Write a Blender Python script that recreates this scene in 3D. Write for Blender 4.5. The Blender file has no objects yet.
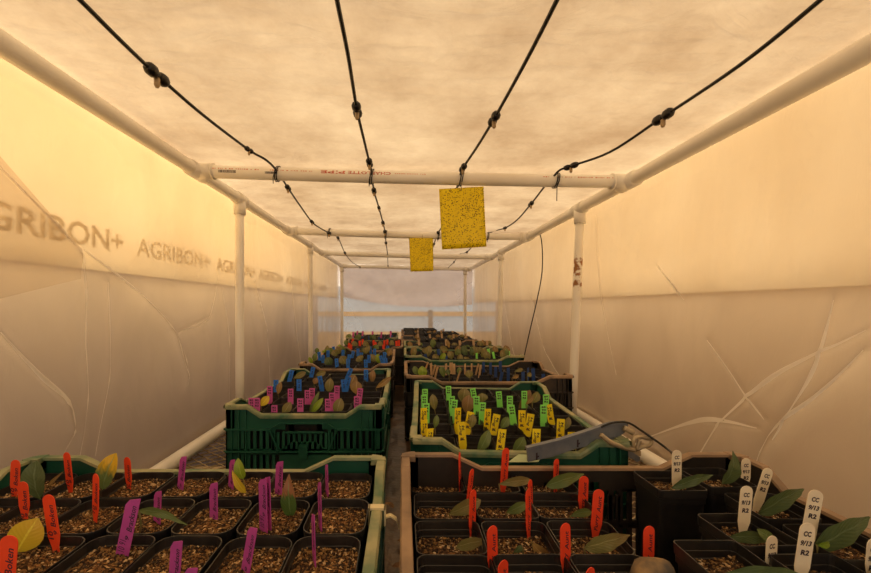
import bpy, math, random
import numpy as np
from mathutils import Vector, Matrix, noise
random.seed(7)
rnd = random.random
PI = math.pi
COL = bpy.context.scene.collection
SC = bpy.context.scene
CZ = 1.30            # eye height above the ground; the bench top lies 0.49 below the eye
F = 400.0; U0 = 403.0; V0 = 306.0
BENCH = CZ - 0.49

def W(x, y, Z):       # eye-relative height -> world
    return Vector((x, y, CZ + Z))
def at(u, v, Y):      # measured point of the photo at a known distance
    return W((u - U0) / F * Y, Y, (V0 - v) / F * Y)

# ------------------------------------------------------------------ materials
def lin(c):
    return tuple(((x / 12.92) if x <= .04045 else ((x + .055) / 1.055) ** 2.4) for x in c)
def rgb(r, g, b): return lin((r / 255., g / 255., b / 255.)) + (1.,)
class NT:
    def __init__(s, name):
        s.m = bpy.data.materials.new(name); s.m.use_nodes = True
        s.t = s.m.node_tree; s.t.nodes.clear()
        s.out = s.n('ShaderNodeOutputMaterial')
    def n(s, typ, **kw):
        x = s.t.nodes.new(typ)
        for k, v in kw.items():
            if k.startswith('_'): setattr(x, k[1:], v)
        return x
    def l(s, a, b): s.t.links.new(a, b)
def noise_ramp(N, scale, stops, detail=4, coord='Object', rough=.6, dist=0., sc3=None):
    tc = N.n('ShaderNodeTexCoord'); src = tc.outputs[coord]
    if sc3:
        mp = N.n('ShaderNodeMapping'); mp.inputs['Scale'].default_value = sc3; N.l(src, mp.inputs[0]); src = mp.outputs[0]
    no = N.n('ShaderNodeTexNoise'); no.inputs['Scale'].default_value = scale; no.inputs['Detail'].default_value = detail
    no.inputs['Roughness'].default_value = rough; no.inputs['Distortion'].default_value = dist
    N.l(src, no.inputs['Vector'])
    cr = N.n('ShaderNodeValToRGB'); el = cr.color_ramp.elements
    while len(el) < len(stops): el.new(.5)
    for e, (p, c) in zip(el, stops): e.position = p; e.color = c
    N.l(no.outputs['Fac'], cr.inputs[0])
    return cr.outputs[0], no.outputs['Fac'], src
def bump(N, h, strength, dist=.002):
    b = N.n('ShaderNodeBump'); b.inputs['Strength'].default_value = strength; b.inputs['Distance'].default_value = dist
    N.l(h, b.inputs['Height']); return b.outputs[0]
def princ(N, rough=.5, spec=.5, metal=0.):
    p = N.n('ShaderNodeBsdfPrincipled'); p.inputs['Roughness'].default_value = rough
    p.inputs['Specular IOR Level'].default_value = spec; p.inputs['Metallic'].default_value = metal
    N.l(p.outputs[0], N.out.inputs[0]); return p
def mat(name, c1, c2=None, scale=20, rough=.5, spec=.5, metal=0., bmp=.2, lo=.35, hi=.65, coord='Object', bd=.001):
    N = NT(name); p = princ(N, rough, spec, metal)
    col, fac, _ = noise_ramp(N, scale, [(lo, c1), (hi, c2 or c1)], coord=coord)
    N.l(col, p.inputs['Base Color'])
    if bmp: N.l(bump(N, fac, bmp, bd), p.inputs['Normal'])
    return N.m

M = {}
M['pvc'] = mat('pvc', rgb(250, 246, 238), rgb(242, 236, 224), 6, .32, .5, bmp=.05)
def rust_mat():
    N = NT('pvc_stained'); p = princ(N, .35, .5)
    tc = N.n('ShaderNodeTexCoord'); se = N.n('ShaderNodeSeparateXYZ'); N.l(tc.outputs['Object'], se.inputs[0])
    no = N.n('ShaderNodeTexNoise'); no.inputs['Scale'].default_value = 42; no.inputs['Detail'].default_value = 5; N.l(tc.outputs['Object'], no.inputs['Vector'])
    sb = N.n('ShaderNodeMath', _operation='SUBTRACT'); N.l(se.outputs['Z'], sb.inputs[0]); sb.inputs[1].default_value = 1.44
    ab = N.n('ShaderNodeMath', _operation='ABSOLUTE'); N.l(sb.outputs[0], ab.inputs[0])
    mr = N.n('ShaderNodeMapRange'); N.l(ab.outputs[0], mr.inputs[0]); mr.inputs[1].default_value = .05; mr.inputs[2].default_value = .12; mr.inputs[3].default_value = .12; mr.inputs[4].default_value = -.2
    ad = N.n('ShaderNodeMath', _operation='ADD'); N.l(no.outputs['Fac'], ad.inputs[0]); N.l(mr.outputs[0], ad.inputs[1])
    cr = N.n('ShaderNodeValToRGB'); el = cr.color_ramp.elements; el[0].position, el[0].color = .56, rgb(246, 240, 228); el[1].position, el[1].color = .68, rgb(150, 96, 40)
    N.l(ad.outputs[0], cr.inputs[0]); N.l(cr.outputs[0], p.inputs['Base Color']); return N.m
M['pvc_rust'] = rust_mat()
M['ink_red'] = mat('ink_red', rgb(206, 104, 84), rgb(184, 84, 64), 60, .6)
M['ink_faint'] = mat('ink_faint', rgb(214, 150, 124), None, 60, .6)
M['ink'] = mat('ink_black', rgb(36, 28, 40), rgb(60, 46, 60), 90, .7, bmp=0)
M['green'] = mat('green_plastic', rgb(16, 74, 58), rgb(36, 92, 72), 9, .42, bmp=.1)
M['green_rim'] = mat('green_rim_dusty', rgb(62, 104, 76), rgb(162, 158, 118), 12, .5, lo=.36, hi=.64, bmp=.15)
M['black'] = mat('black_crate_plastic', rgb(34, 30, 28), rgb(62, 52, 44), 9, .5, bmp=.1)
M['black_rim'] = mat('black_rim_dusty', rgb(92, 74, 60), rgb(158, 130, 102), 12, .55, bmp=.15, lo=.3, hi=.65)
M['pot'] = mat('pot_plastic', rgb(26, 26, 28), rgb(54, 50, 48), 22, .33, .55, bmp=.12, lo=.4, hi=.75)
M['hose'] = mat('hose_black', rgb(12, 9, 10), rgb(20, 16, 16), 30, .4)
M['nozzle'] = mat('nozzle_tan', rgb(176, 150, 112), None, 30, .4)
M['tie'] = mat('tie_black', rgb(20, 18, 26), None, 30, .4)
M['steel'] = mat('mesh_steel', rgb(196, 180, 146), rgb(150, 128, 96), 14, .5, metal=.4, bmp=.1)
M['floor'] = mat('floor_concrete', rgb(120, 100, 78), rgb(88, 70, 52), 3, .9)
M['liner'] = mat('liner_brown', rgb(60, 44, 34), rgb(104, 80, 60), 10, .3, .6, bmp=.6, bd=.01)
M['arm'] = mat('grey_painted_metal', rgb(104, 112, 126), rgb(132, 136, 142), 20, .45, metal=.2)
M['tanmetal'] = mat('tan_metal', rgb(150, 136, 112), rgb(190, 172, 140), 30, .4, metal=.3)
M['slip'] = mat('pale_green_slip', rgb(176, 192, 152), None, 20, .6)
M['stone'] = mat('stone', rgb(78, 72, 66), rgb(158, 128, 86), 34, .8, bmp=.5)
M['white_tie'] = mat('cream_plastic', rgb(222, 208, 166), None, 20, .5)
M['tan_wood'] = mat('outside_board', rgb(226, 196, 150), rgb(206, 176, 136), 5, .8)
M['blue_panel'] = mat('outside_pale_panel', rgb(224, 232, 244), rgb(206, 216, 230), 2, .8)
M['grey_post'] = mat('outside_grey', rgb(140, 128, 116), None, 5, .8)
M['outer_left'] = mat('outer_wall_left', rgb(214, 208, 226), rgb(150, 142, 152), 1.6, .8)
M['outer_right'] = mat('outer_wall_right', rgb(214, 190, 164), rgb(176, 146, 116), 1.6, .8)
def pane_mat():
    N = NT('outside_glazing'); tr = N.n('ShaderNodeBsdfTranslucent'); tr.inputs[0].default_value = rgb(226, 240, 255)
    df = N.n('ShaderNodeBsdfDiffuse'); df.inputs[0].default_value = rgb(226, 236, 250); mx = N.n('ShaderNodeMixShader'); mx.inputs[0].default_value = .65
    N.l(df.outputs[0], mx.inputs[1]); N.l(tr.outputs[0], mx.inputs[2]); N.l(mx.outputs[0], N.out.inputs[0]); return N.m
M['blue_panel'] = pane_mat()

def soil_mat(name, cols):
    N = NT(name); p = princ(N, .95, .2)
    tc = N.n('ShaderNodeTexCoord'); vo = N.n('ShaderNodeTexVoronoi'); vo.inputs['Scale'].default_value = 330
    N.l(tc.outputs['Object'], vo.inputs['Vector'])
    sp = N.n('ShaderNodeSeparateColor'); N.l(vo.outputs['Color'], sp.inputs[0])
    cr = N.n('ShaderNodeValToRGB'); cr.color_ramp.interpolation = 'CONSTANT'; el = cr.color_ramp.elements
    while len(el) < len(cols): el.new(.5)
    for e, (q, c) in zip(el, cols): e.position = q; e.color = c
    N.l(sp.outputs[0], cr.inputs[0]); N.l(cr.outputs[0], p.inputs['Base Color'])
    no = N.n('ShaderNodeTexNoise'); no.inputs['Scale'].default_value = 260; N.l(tc.outputs['Object'], no.inputs['Vector'])
    N.l(bump(N, no.outputs['Fac'], .8, .004), p.inputs['Normal'])
    return N.m
M['soil'] = soil_mat('soil_tan', [(0, rgb(48, 32, 20)), (.35, rgb(84, 58, 34)), (.6, rgb(120, 84, 50)), (.84, rgb(158, 116, 70)), (.96, rgb(206, 172, 124))])
M['soil_dark'] = soil_mat('soil_dark', [(0, rgb(40, 28, 20)), (.4, rgb(72, 50, 34)), (.7, rgb(108, 78, 50)), (.94, rgb(200, 176, 140))])
M['g1'] = mat('grain_cream', rgb(216, 188, 144), rgb(186, 150, 104), 80, .9)
M['g2'] = mat('grain_tan', rgb(154, 118, 70), rgb(120, 88, 50), 80, .9)
M['g3'] = mat('grain_bark', rgb(72, 53, 34), rgb(42, 31, 21), 80, .9)

TAGC = {'orange': (246, 84, 42), 'purple': (194, 82, 170), 'pink': (216, 104, 182), 'blue': (56, 132, 230), 'green': (160, 250, 124),
        'yellow': (255, 228, 40), 'white': (238, 226, 204), 'red': (240, 80, 46), 'pale': (208, 180, 142), 'darkblue': (52, 84, 150)}
for k, c in TAGC.items():
    N = NT('tag_' + k)
    tr = N.n('ShaderNodeBsdfTranslucent'); p = N.n('ShaderNodeBsdfPrincipled'); p.inputs['Roughness'].default_value = .5
    col, fac, _ = noise_ramp(N, 40, [(.3, rgb(*c)), (.75, rgb(*[min(255, x * 1.08 + 4) for x in c]))])
    mx = N.n('ShaderNodeMixShader'); mx.inputs[0].default_value = .3
    N.l(col, tr.inputs[0]); N.l(col, p.inputs['Base Color']); N.l(p.outputs[0], mx.inputs[1]); N.l(tr.outputs[0], mx.inputs[2])
    N.l(mx.outputs[0], N.out.inputs[0]); M['tag_' + k] = N.m

def leaf_mat(name, base, tip, split=(.3, .8)):
    N = NT('leaf_' + name)
    uv = N.n('ShaderNodeUVMap'); se = N.n('ShaderNodeSeparateXYZ'); N.l(uv.outputs[0], se.inputs[0])
    cr = N.n('ShaderNodeValToRGB'); el = cr.color_ramp.elements
    el[0].position, el[0].color = split[0], base; el[1].position, el[1].color = split[1], tip
    no = N.n('ShaderNodeTexNoise'); no.inputs['Scale'].default_value = 5; N.l(uv.outputs[0], no.inputs['Vector'])
    ad = N.n('ShaderNodeMath', _operation='MULTIPLY_ADD'); N.l(no.outputs['Fac'], ad.inputs[0]); ad.inputs[1].default_value = .5
    sub = N.n('ShaderNodeMath', _operation='SUBTRACT'); N.l(se.outputs['Y'], sub.inputs[0]); sub.inputs[1].default_value = .25
    N.l(sub.outputs[0], ad.inputs[2]); N.l(ad.outputs[0], cr.inputs[0])
    # veins: herringbone from |s| and t
    ab = N.n('ShaderNodeMath', _operation='SUBTRACT'); N.l(se.outputs['X'], ab.inputs[0]); ab.inputs[1].default_value = .5
    a2 = N.n('ShaderNodeMath', _operation='ABSOLUTE'); N.l(ab.outputs[0], a2.inputs[0])
    m1 = N.n('ShaderNodeMath', _operation='MULTIPLY_ADD'); N.l(a2.outputs[0], m1.inputs[0]); m1.inputs[1].default_value = -40.; 
    m2 = N.n('ShaderNodeMath', _operation='MULTIPLY'); N.l(se.outputs['Y'], m2.inputs[0]); m2.inputs[1].default_value = 60.
    N.l(m2.outputs[0], m1.inputs[2])
    sn = N.n('ShaderNodeMath', _operation='SINE'); N.l(m1.outputs[0], sn.inputs[0])
    mid = N.n('ShaderNodeMath', _operation='LESS_THAN'); N.l(a2.outputs[0], mid.inputs[0]); mid.inputs[1].default_value = .035
    vf = N.n('ShaderNodeMath', _operation='MULTIPLY_ADD'); N.l(sn.outputs[0], vf.inputs[0]); vf.inputs[1].default_value = .12; N.l(mid.outputs[0], vf.inputs[2])
    cl = N.n('ShaderNodeMath', _operation='MULTIPLY', _use_clamp=True); N.l(vf.outputs[0], cl.inputs[0]); cl.inputs[1].default_value = .55
    mxc = N.n('ShaderNodeMix', _data_type='RGBA'); N.l(cl.outputs[0], mxc.inputs[0]); N.l(cr.outputs[0], mxc.inputs[6])
    mxc.inputs[7].default_value = tuple(min(1, x * 1.6 + .05) for x in base[:3]) + (1,)
    p = N.n('ShaderNodeBsdfPrincipled'); p.inputs['Roughness'].default_value = .38
    tr = N.n('ShaderNodeBsdfTranslucent'); N.l(mxc.outputs[2], tr.inputs[0]); N.l(mxc.outputs[2], p.inputs['Base Color'])
    N.l(bump(N, vf.outputs[0], .35, .002), p.inputs['Normal'])
    mx = N.n('ShaderNodeMixShader'); mx.inputs[0].default_value = .25; N.l(p.outputs[0], mx.inputs[1]); N.l(tr.outputs[0], mx.inputs[2])
    N.l(mx.outputs[0], N.out.inputs[0]); M['leaf_' + name] = N.m
G_D = rgb(86, 104, 66); G_M = rgb(104, 124, 70); OL = rgb(134, 132, 80); YE = rgb(220, 196, 56); BR = rgb(144, 116, 76); TN = rgb(166, 138, 84)
leaf_mat('dark', G_D, rgb(92, 108, 68)); leaf_mat('green', G_M, rgb(116, 132, 74)); leaf_mat('olive', OL, rgb(138, 124, 78))
leaf_mat('yellow', YE, rgb(222, 190, 60)); leaf_mat('yellowtip', G_M, rgb(226, 186, 36), (.45, .75)); leaf_mat('brown', BR, rgb(150, 116, 80))
leaf_mat('tan', TN, BR); leaf_mat('browntip', rgb(80, 112, 56), rgb(156, 108, 74), (.5, .62)); leaf_mat('lime', rgb(128, 158, 44), rgb(150, 170, 60))
leaf_mat('dead', rgb(120, 84, 52), rgb(170, 128, 84))
M['stem'] = mat('stem_brown', rgb(120, 96, 60), rgb(96, 100, 50), 60, .7)

def trap_mat():
    N = NT('sticky_yellow'); p = princ(N, .3, .5)
    tc = N.n('ShaderNodeTexCoord'); vo = N.n('ShaderNodeTexVoronoi'); vo.inputs['Scale'].default_value = 330
    N.l(tc.outputs['Object'], vo.inputs['Vector'])
    sp = N.n('ShaderNodeSeparateColor'); N.l(vo.outputs['Color'], sp.inputs[0])
    lt = N.n('ShaderNodeMath', _operation='LESS_THAN'); N.l(vo.outputs['Distance'], lt.inputs[0])
    mm = N.n('ShaderNodeMath', _operation='MULTIPLY'); N.l(sp.outputs[0], mm.inputs[0]); mm.inputs[1].default_value = .62; N.l(mm.outputs[0], lt.inputs[1])
    gate = N.n('ShaderNodeMath', _operation='MULTIPLY'); N.l(lt.outputs[0], gate.inputs[0])
    g2 = N.n('ShaderNodeMath', _operation='GREATER_THAN'); N.l(sp.outputs[1], g2.inputs[0]); g2.inputs[1].default_value = .45
    N.l(g2.outputs[0], gate.inputs[1])
    mxc = N.n('ShaderNodeMix', _data_type='RGBA'); N.l(gate.outputs[0], mxc.inputs[0])
    mxc.inputs[6].default_value = rgb(255, 238, 40); mxc.inputs[7].default_value = rgb(120, 88, 20)
    tr = N.n('ShaderNodeBsdfTranslucent'); N.l(mxc.outputs[2], tr.inputs[0]); N.l(mxc.outputs[2], p.inputs['Base Color'])
    mx = N.n('ShaderNodeMixShader'); mx.inputs[0].default_value = .55; N.l(p.outputs[0], mx.inputs[1]); N.l(tr.outputs[0], mx.inputs[2])
    N.l(mx.outputs[0], N.out.inputs[0]); return N.m
M['trap'] = trap_mat()

def fabric_mat(name, c1, c2, trans=.6, scale=3., bs=.35):
    N = NT(name)
    col, fac, src = noise_ramp(N, scale, [(.3, c1), (.7, c2)], detail=8, rough=.65)
    wr = N.n('ShaderNodeTexNoise'); wr.inputs['Scale'].default_value = 9; wr.inputs['Detail'].default_value = 6; wr.inputs['Distortion'].default_value = 1.2
    mp = N.n('ShaderNodeMapping'); mp.inputs['Scale'].default_value = (.9, 1.5, 1.); N.l(src, mp.inputs[0]); N.l(mp.outputs[0], wr.inputs['Vector'])
    nb = bump(N, wr.outputs['Fac'], bs, .02)
    tr = N.n('ShaderNodeBsdfTranslucent'); di = N.n('ShaderNodeBsdfDiffuse')
    for s in (tr, di): N.l(col, s.inputs[0]); N.l(nb, s.inputs['Normal'])
    mx = N.n('ShaderNodeMixShader'); mx.inputs[0].default_value = trans; N.l(di.outputs[0], mx.inputs[1]); N.l(tr.outputs[0], mx.inputs[2])
    N.l(mx.outputs[0], N.out.inputs[0]); return N.m
M['fabric'] = fabric_mat('row_cover_fabric', rgb(196, 180, 164), rgb(246, 240, 230), .62, 3.2, .65)
M['flap'] = fabric_mat('row_cover_flap', rgb(240, 228, 205), rgb(252, 244, 226), .7, 5.)
M['drape'] = fabric_mat('back_drape', rgb(236, 230, 236), rgb(250, 246, 250), .75, 5.)
M['letter'] = fabric_mat('row_cover_print', rgb(198, 184, 156), rgb(206, 192, 164), .66, 5.)
def film_mat(name, clear0, clear1, tint, dif=.28):
    N = NT(name)
    tc = N.n('ShaderNodeTexCoord')
    mp = N.n('ShaderNodeMapping'); mp.inputs['Scale'].default_value = (1, 2.0, .9); N.l(tc.outputs['Object'], mp.inputs[0])
    no = N.n('ShaderNodeTexNoise'); no.inputs['Scale'].default_value = 1.7; no.inputs['Detail'].default_value = 3; no.inputs['Distortion'].default_value = .6
    N.l(mp.outputs[0], no.inputs['Vector'])
    mr = N.n('ShaderNodeMapRange'); mr.inputs[1].default_value = .35; mr.inputs[2].default_value = .68
    mr.inputs[3].default_value = clear0; mr.inputs[4].default_value = clear1; N.l(no.outputs['Fac'], mr.inputs[0])
    fine = N.n('ShaderNodeTexNoise'); fine.inputs['Scale'].default_value = 9; fine.inputs['Detail'].default_value = 9; fine.inputs['Distortion'].default_value = 2.
    N.l(mp.outputs[0], fine.inputs['Vector']); nb = bump(N, fine.outputs['Fac'], .22, .008)
    tr = N.n('ShaderNodeBsdfTranslucent'); tr.inputs[0].default_value = tint; N.l(nb, tr.inputs['Normal'])
    df = N.n('ShaderNodeBsdfDiffuse'); df.inputs[0].default_value = tint; N.l(nb, df.inputs['Normal'])
    mm = N.n('ShaderNodeMixShader'); mm.inputs[0].default_value = dif; N.l(tr.outputs[0], mm.inputs[1]); N.l(df.outputs[0], mm.inputs[2])
    tp = N.n('ShaderNodeBsdfTransparent'); gl = N.n('ShaderNodeBsdfGlossy'); gl.inputs['Roughness'].default_value = .28; gl.inputs[0].default_value = (1, 1, 1, 1); N.l(nb, gl.inputs['Normal'])
    m1 = N.n('ShaderNodeMixShader'); N.l(mr.outputs[0], m1.inputs[0]); N.l(mm.outputs[0], m1.inputs[1]); N.l(tp.outputs[0], m1.inputs[2])
    lw = N.n('ShaderNodeLayerWeight'); lw.inputs[0].default_value = .5; N.l(nb, lw.inputs['Normal'])
    pw = N.n('ShaderNodeMath', _operation='POWER'); N.l(lw.outputs['Facing'], pw.inputs[0]); pw.inputs[1].default_value = 4.
    fr = N.n('ShaderNodeMapRange'); N.l(pw.outputs[0], fr.inputs[0]); fr.inputs[3].default_value = .03; fr.inputs[4].default_value = .38
    m2 = N.n('ShaderNodeMixShader'); N.l(fr.outputs[0], m2.inputs[0]); N.l(m1.outputs[0], m2.inputs[1]); N.l(gl.outputs[0], m2.inputs[2])
    N.l(m2.outputs[0], N.out.inputs[0]); return N.m
M['film'] = film_mat('plastic_film', .22, .40, rgb(226, 214, 200))
M['film_back'] = film_mat('plastic_film_back', .6, .75, rgb(228, 220, 212))

M['film_pleat'] = film_mat('plastic_film_pleat', .0, .12, rgb(250, 244, 236), .72)
M['film_double'] = film_mat('plastic_film_double', .42, .62, rgb(220, 204, 184), .4)
# ------------------------------------------------------------------ mesh builder
class MB:
    def __init__(s): s.v = []; s.f = []; s.m = []; s.X = None
    def add(s, vs, fs, mi=0):
        o = len(s.v)
        s.v += [tuple(s.X @ Vector(v)) for v in vs] if s.X is not None else [tuple(v) for v in vs]
        s.f += [tuple(i + o for i in f) for f in fs]; s.m += [mi] * len(fs)
    def box(s, a, b, mi=0):
        x0, y0, z0 = a; x1, y1, z1 = b
        s.add([(x0, y0, z0), (x1, y0, z0), (x1, y1, z0), (x0, y1, z0), (x0, y0, z1), (x1, y0, z1), (x1, y1, z1), (x0, y1, z1)],
              [(0, 3, 2, 1), (4, 5, 6, 7), (0, 1, 5, 4), (1, 2, 6, 5), (2, 3, 7, 6), (3, 0, 4, 7)], mi)
    def prism(s, poly, y0, y1, mi=0):     # poly in x,z, extruded along y
        n = len(poly)
        s.add([(p[0], y0, p[1]) for p in poly] + [(p[0], y1, p[1]) for p in poly],
              [tuple(range(n)), tuple(reversed(range(n, 2 * n)))] + [(i, i + n, (i + 1) % n + n, (i + 1) % n) for i in range(n)], mi)
    def tube(s, pts, r, n=10, mi=0, cap=True):
        pts = [Vector(p) for p in pts]; k = len(pts)
        rs = r if isinstance(r, (list, tuple)) else [r] * k
        vs = []; up = None
        for i, p in enumerate(pts):
            d = (pts[min(i + 1, k - 1)] - pts[max(i - 1, 0)])
            if d.length < 1e-9: d = Vector((0, 0, 1))
            d.normalize()
            if up is None: up = d.orthogonal().normalized()
            up = up - d * up.dot(d)
            if up.length < 1e-6: up = d.orthogonal()
            up.normalize()
            w = d.cross(up)
            for j in range(n):
                a = 2 * PI * j / n; vs.append(p + (up * math.cos(a) + w * math.sin(a)) * rs[i])
        fs = [(i * n + j, i * n + (j + 1) % n, (i + 1) * n + (j + 1) % n, (i + 1) * n + j) for i in range(k - 1) for j in range(n)]
        if cap: fs += [tuple(reversed(range(n))), tuple(range((k - 1) * n, k * n))]
        s.add(vs, fs, mi)
    def rings(s, rings, mi=0, close0=False, close1=False):
        n = len(rings[0]); vs = [v for r in rings for v in r]
        fs = [(i * n + j, i * n + (j + 1) % n, (i + 1) * n + (j + 1) % n, (i + 1) * n + j) for i in range(len(rings) - 1) for j in range(n)]
        if close0: fs.append(tuple(reversed(range(n))))
        if close1: fs.append(tuple(range((len(rings) - 1) * n, len(rings) * n)))
        s.add(vs, fs, mi)
    def mesh(s, name, mats, smooth=False, uv=None):
        me = bpy.data.meshes.new(name); me.from_pydata(s.v, [], s.f)
        for m in (mats if isinstance(mats, (list, tuple)) else [mats]): me.materials.append(m)
        me.polygons.foreach_set('material_index', s.m)
        if smooth: me.polygons.foreach_set('use_smooth', [True] * len(s.f))
        if uv:
            L = me.uv_layers.new(name='UVMap')
            li = [0] * len(me.loops); me.loops.foreach_get('vertex_index', li)
            L.data.foreach_set('uv', [c for i in li for c in uv[i]])
        me.update(); return me
    def build(s, name, mats, parent=None, smooth=False, uv=None):
        return link(name, s.mesh(name, mats, smooth, uv), parent)
def link(name, me, parent=None):
    o = bpy.data.objects.new(name, me); COL.objects.link(o)
    if parent is not None: o.parent = parent
    return o
def tag(o, label, cat, group=None):
    o['label'] = label; o['category'] = cat
    if group: o['group'] = group
    return o
def thing(name, label, cat, loc=(0, 0, 0), rz=0., group=None):
    o = bpy.data.objects.new(name, None); COL.objects.link(o); o.empty_display_size = .02
    o.location = loc; o.rotation_euler = (0, 0, rz); return tag(o, label, cat, group)
def struct(o): o['kind'] = 'structure'; return o
ORD = ['first', 'second', 'third', 'fourth', 'fifth', 'sixth', 'seventh', 'eighth', 'ninth', 'tenth', 'eleventh', 'twelfth', 'thirteenth',
       'fourteenth', 'fifteenth', 'sixteenth', 'seventeenth', 'eighteenth', 'nineteenth', 'twentieth', 'twenty-first', 'twenty-second', 'twenty-third',
       'twenty-fourth', 'twenty-fifth', 'twenty-sixth', 'twenty-seventh', 'twenty-eighth']

# ------------------------------------------------------------------ frame of the tent
XL, XR, ZL, ZR, YB = -.69, .755, .451, .416, 4.52
def rail_z(x): return ZL + (ZR - ZL) * (x - XL) / (XR - XL)
fr = thing('pipe_frame', 'cream plastic pipe frame of the tent, with rails, crossbars and upright posts', 'pipe frame', (0, 1.5, BENCH))
def fpart(name, mb, m=None, parent=fr, smooth=True):
    o = mb.build(name, m or M['pvc'], parent, smooth); o.location = -Vector(fr.location) if parent is fr else (0, 0, 0); return o
def seg(a, b, n=12, bow=0.):
    a, b = Vector(a), Vector(b)
    return [a.lerp(b, i / n) - Vector((0, 0, bow * math.sin(PI * i / n))) for i in range(n + 1)]
for (a, b) in ((W(XL, -.35, ZL), W(XL, YB, ZL)), (W(XR, -.35, ZR), W(XR, YB, ZR - .0)), (W(XL, -.35, -.468), W(XL, YB, -.468)), (W(XR, -.35, -.468), W(XR, YB, -.468))):
    mb = MB(); mb.tube(seg(a, b, 24), .0215, 24); fpart('rail', mb)
bars = []
for Y, bow in ((1.34, .004), (2.4, .008), (3.4, .006), (YB, .0)):
    a, b = W(XL, Y, ZL), W(XR, Y, ZR)
    mb = MB(); mb.tube(seg(a, b, 24, bow), .021, 24); bars.append(fpart('crossbar', mb))
    for x, z, s in ((XL, ZL, 1), (XR, ZR, -1)):
        mb = MB(); mb.tube([W(x, Y - .045, z), W(x, Y + .045, z)], .0265, 20); mb.tube([W(x, Y, z), W(x + s * .055, Y, z)], .026, 20)
        mb.tube([W(x + s * .052, Y, z), W(x + s * .058, Y, z)], .0272, 20); fpart('tee_fitting', mb)
for (xt, xb, Y, zt, m) in ((XL, XL, 1.69, ZL, 'pvc'), (XL, XL + .005, 2.97, ZL, 'pvc'), (XL, XL, YB, ZL, 'pvc'),
                        (XR, .722, 1.706, ZR, 'pvc_rust'), (XR, .74, 3.08, ZR, 'pvc'), (.702, .70, YB, ZR, 'pvc')):
    mb = MB(); mb.tube(seg(W(xt, Y, zt - .03), W(xb, Y, -.468), 6), .0175, 18); fpart('post', mb, M[m])
    mb = MB(); mb.tube([W(xt, Y - .04, zt), W(xt, Y + .04, zt)], .026, 20); mb.tube([W(xt, Y, zt), W(xt, Y, zt - .065)], .0245, 18); fpart('tee_fitting', mb)
# printing on the first crossbar
dg = None
TXT = {}
def text2d(s, bold=0., shear=0.):
    key = (s, bold, shear)
    if key in TXT: return TXT[key]
    cu = bpy.data.curves.new('t', 'FONT'); cu.body = s; cu.size = 1.; cu.offset = bold; cu.shear = shear; cu.resolution_u = 2
    o = bpy.data.objects.new('t', cu); COL.objects.link(o)
    bpy.context.view_layer.update()
    me = bpy.data.meshes.new_from_object(o.evaluated_get(bpy.context.evaluated_depsgraph_get()))
    vs = [tuple(v.co[:2]) for v in me.vertices]; fs = [tuple(p.vertices) for p in me.polygons]
    bpy.data.objects.remove(o); bpy.data.curves.remove(cu); bpy.data.meshes.remove(me)
    x0 = min(v[0] for v in vs); x1 = max(v[0] for v in vs); y0 = min(v[1] for v in vs); y1 = max(v[1] for v in vs)
    vs = [((v[0] - (x0 + x1) / 2) / (x1 - x0), (v[1] - (y0 + y1) / 2) / (y1 - y0)) for v in vs]
    TXT[key] = (vs, fs); return TXT[key]
def add_text(mb, s, fn, w, h, rot=0., bold=.02, shear=0., mi=0):
    vs, fs = text2d(s, bold, shear); c, sn = math.cos(rot), math.sin(rot)
    P = [(x * w, y * h) for x, y in vs]; P = [(x * c - y * sn, x * sn + y * c) for x, y in P]
    mb.add([fn(x, y) for x, y in P], fs, mi)
def on_bar(u, Zoff):
    X = (u - U0) / F * 1.34
    def fn(x, y):
        t = (X + x - XL) / (XR - XL); zc = rail_z(X + x) - .004 * math.sin(PI * t); a = (y + Zoff) / .0212
        return W(X + x, 1.34 - .0214 * math.cos(a), zc + .0214 * math.sin(a))
    return fn
mb = MB(); px = 1.34 / F
add_text(mb, 'PIPE', on_bar(334, .006), 24 * px, .011, PI, .03)
add_text(mb, 'CHARLOTTE', on_bar(370, .006), 42 * px, .011, PI, .02)
o = fpart('printed_lettering', mb, M['ink_red'], bars[0], False); 
mb = MB(); r2 = random.Random(3)
for (u0, u1, zo, hh) in ((208, 262, .006, .004), (272, 316, .006, .004), (395, 425, .006, .0045), (541, 546, .006, .004), (556, 622, .006, .004)):
    u = u0
    while u < u1:
        w = .6 + r2.random() * 1.3; hh = .002 + r2.random() * .0025; f = on_bar(u, zo); mb.add([f(0, -hh / 2), f(w * px, -hh / 2), f(w * px, hh / 2), f(0, hh / 2)], [(0, 1, 2, 3)]); u += w + (.8 if r2.random() < .8 else 2.5)
fpart('printed_line', mb, M['ink_faint'], bars[0], False)
for (u0, u1, zo, hh) in ((221, 238, -.003, .009), (267, 279, -.003, .007)):
    mb = MB(); u = u0
    while u < u1:
        w = .3 + r2.random() * .8; f = on_bar(u, zo); mb.add([f(0, -hh / 2), f(w * px, -hh / 2), f(w * px, hh / 2), f(0, hh / 2)], [(0, 1, 2, 3)]); u += w + .35
    fpart('barcode', mb, M['ink'], bars[0], False)

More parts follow.
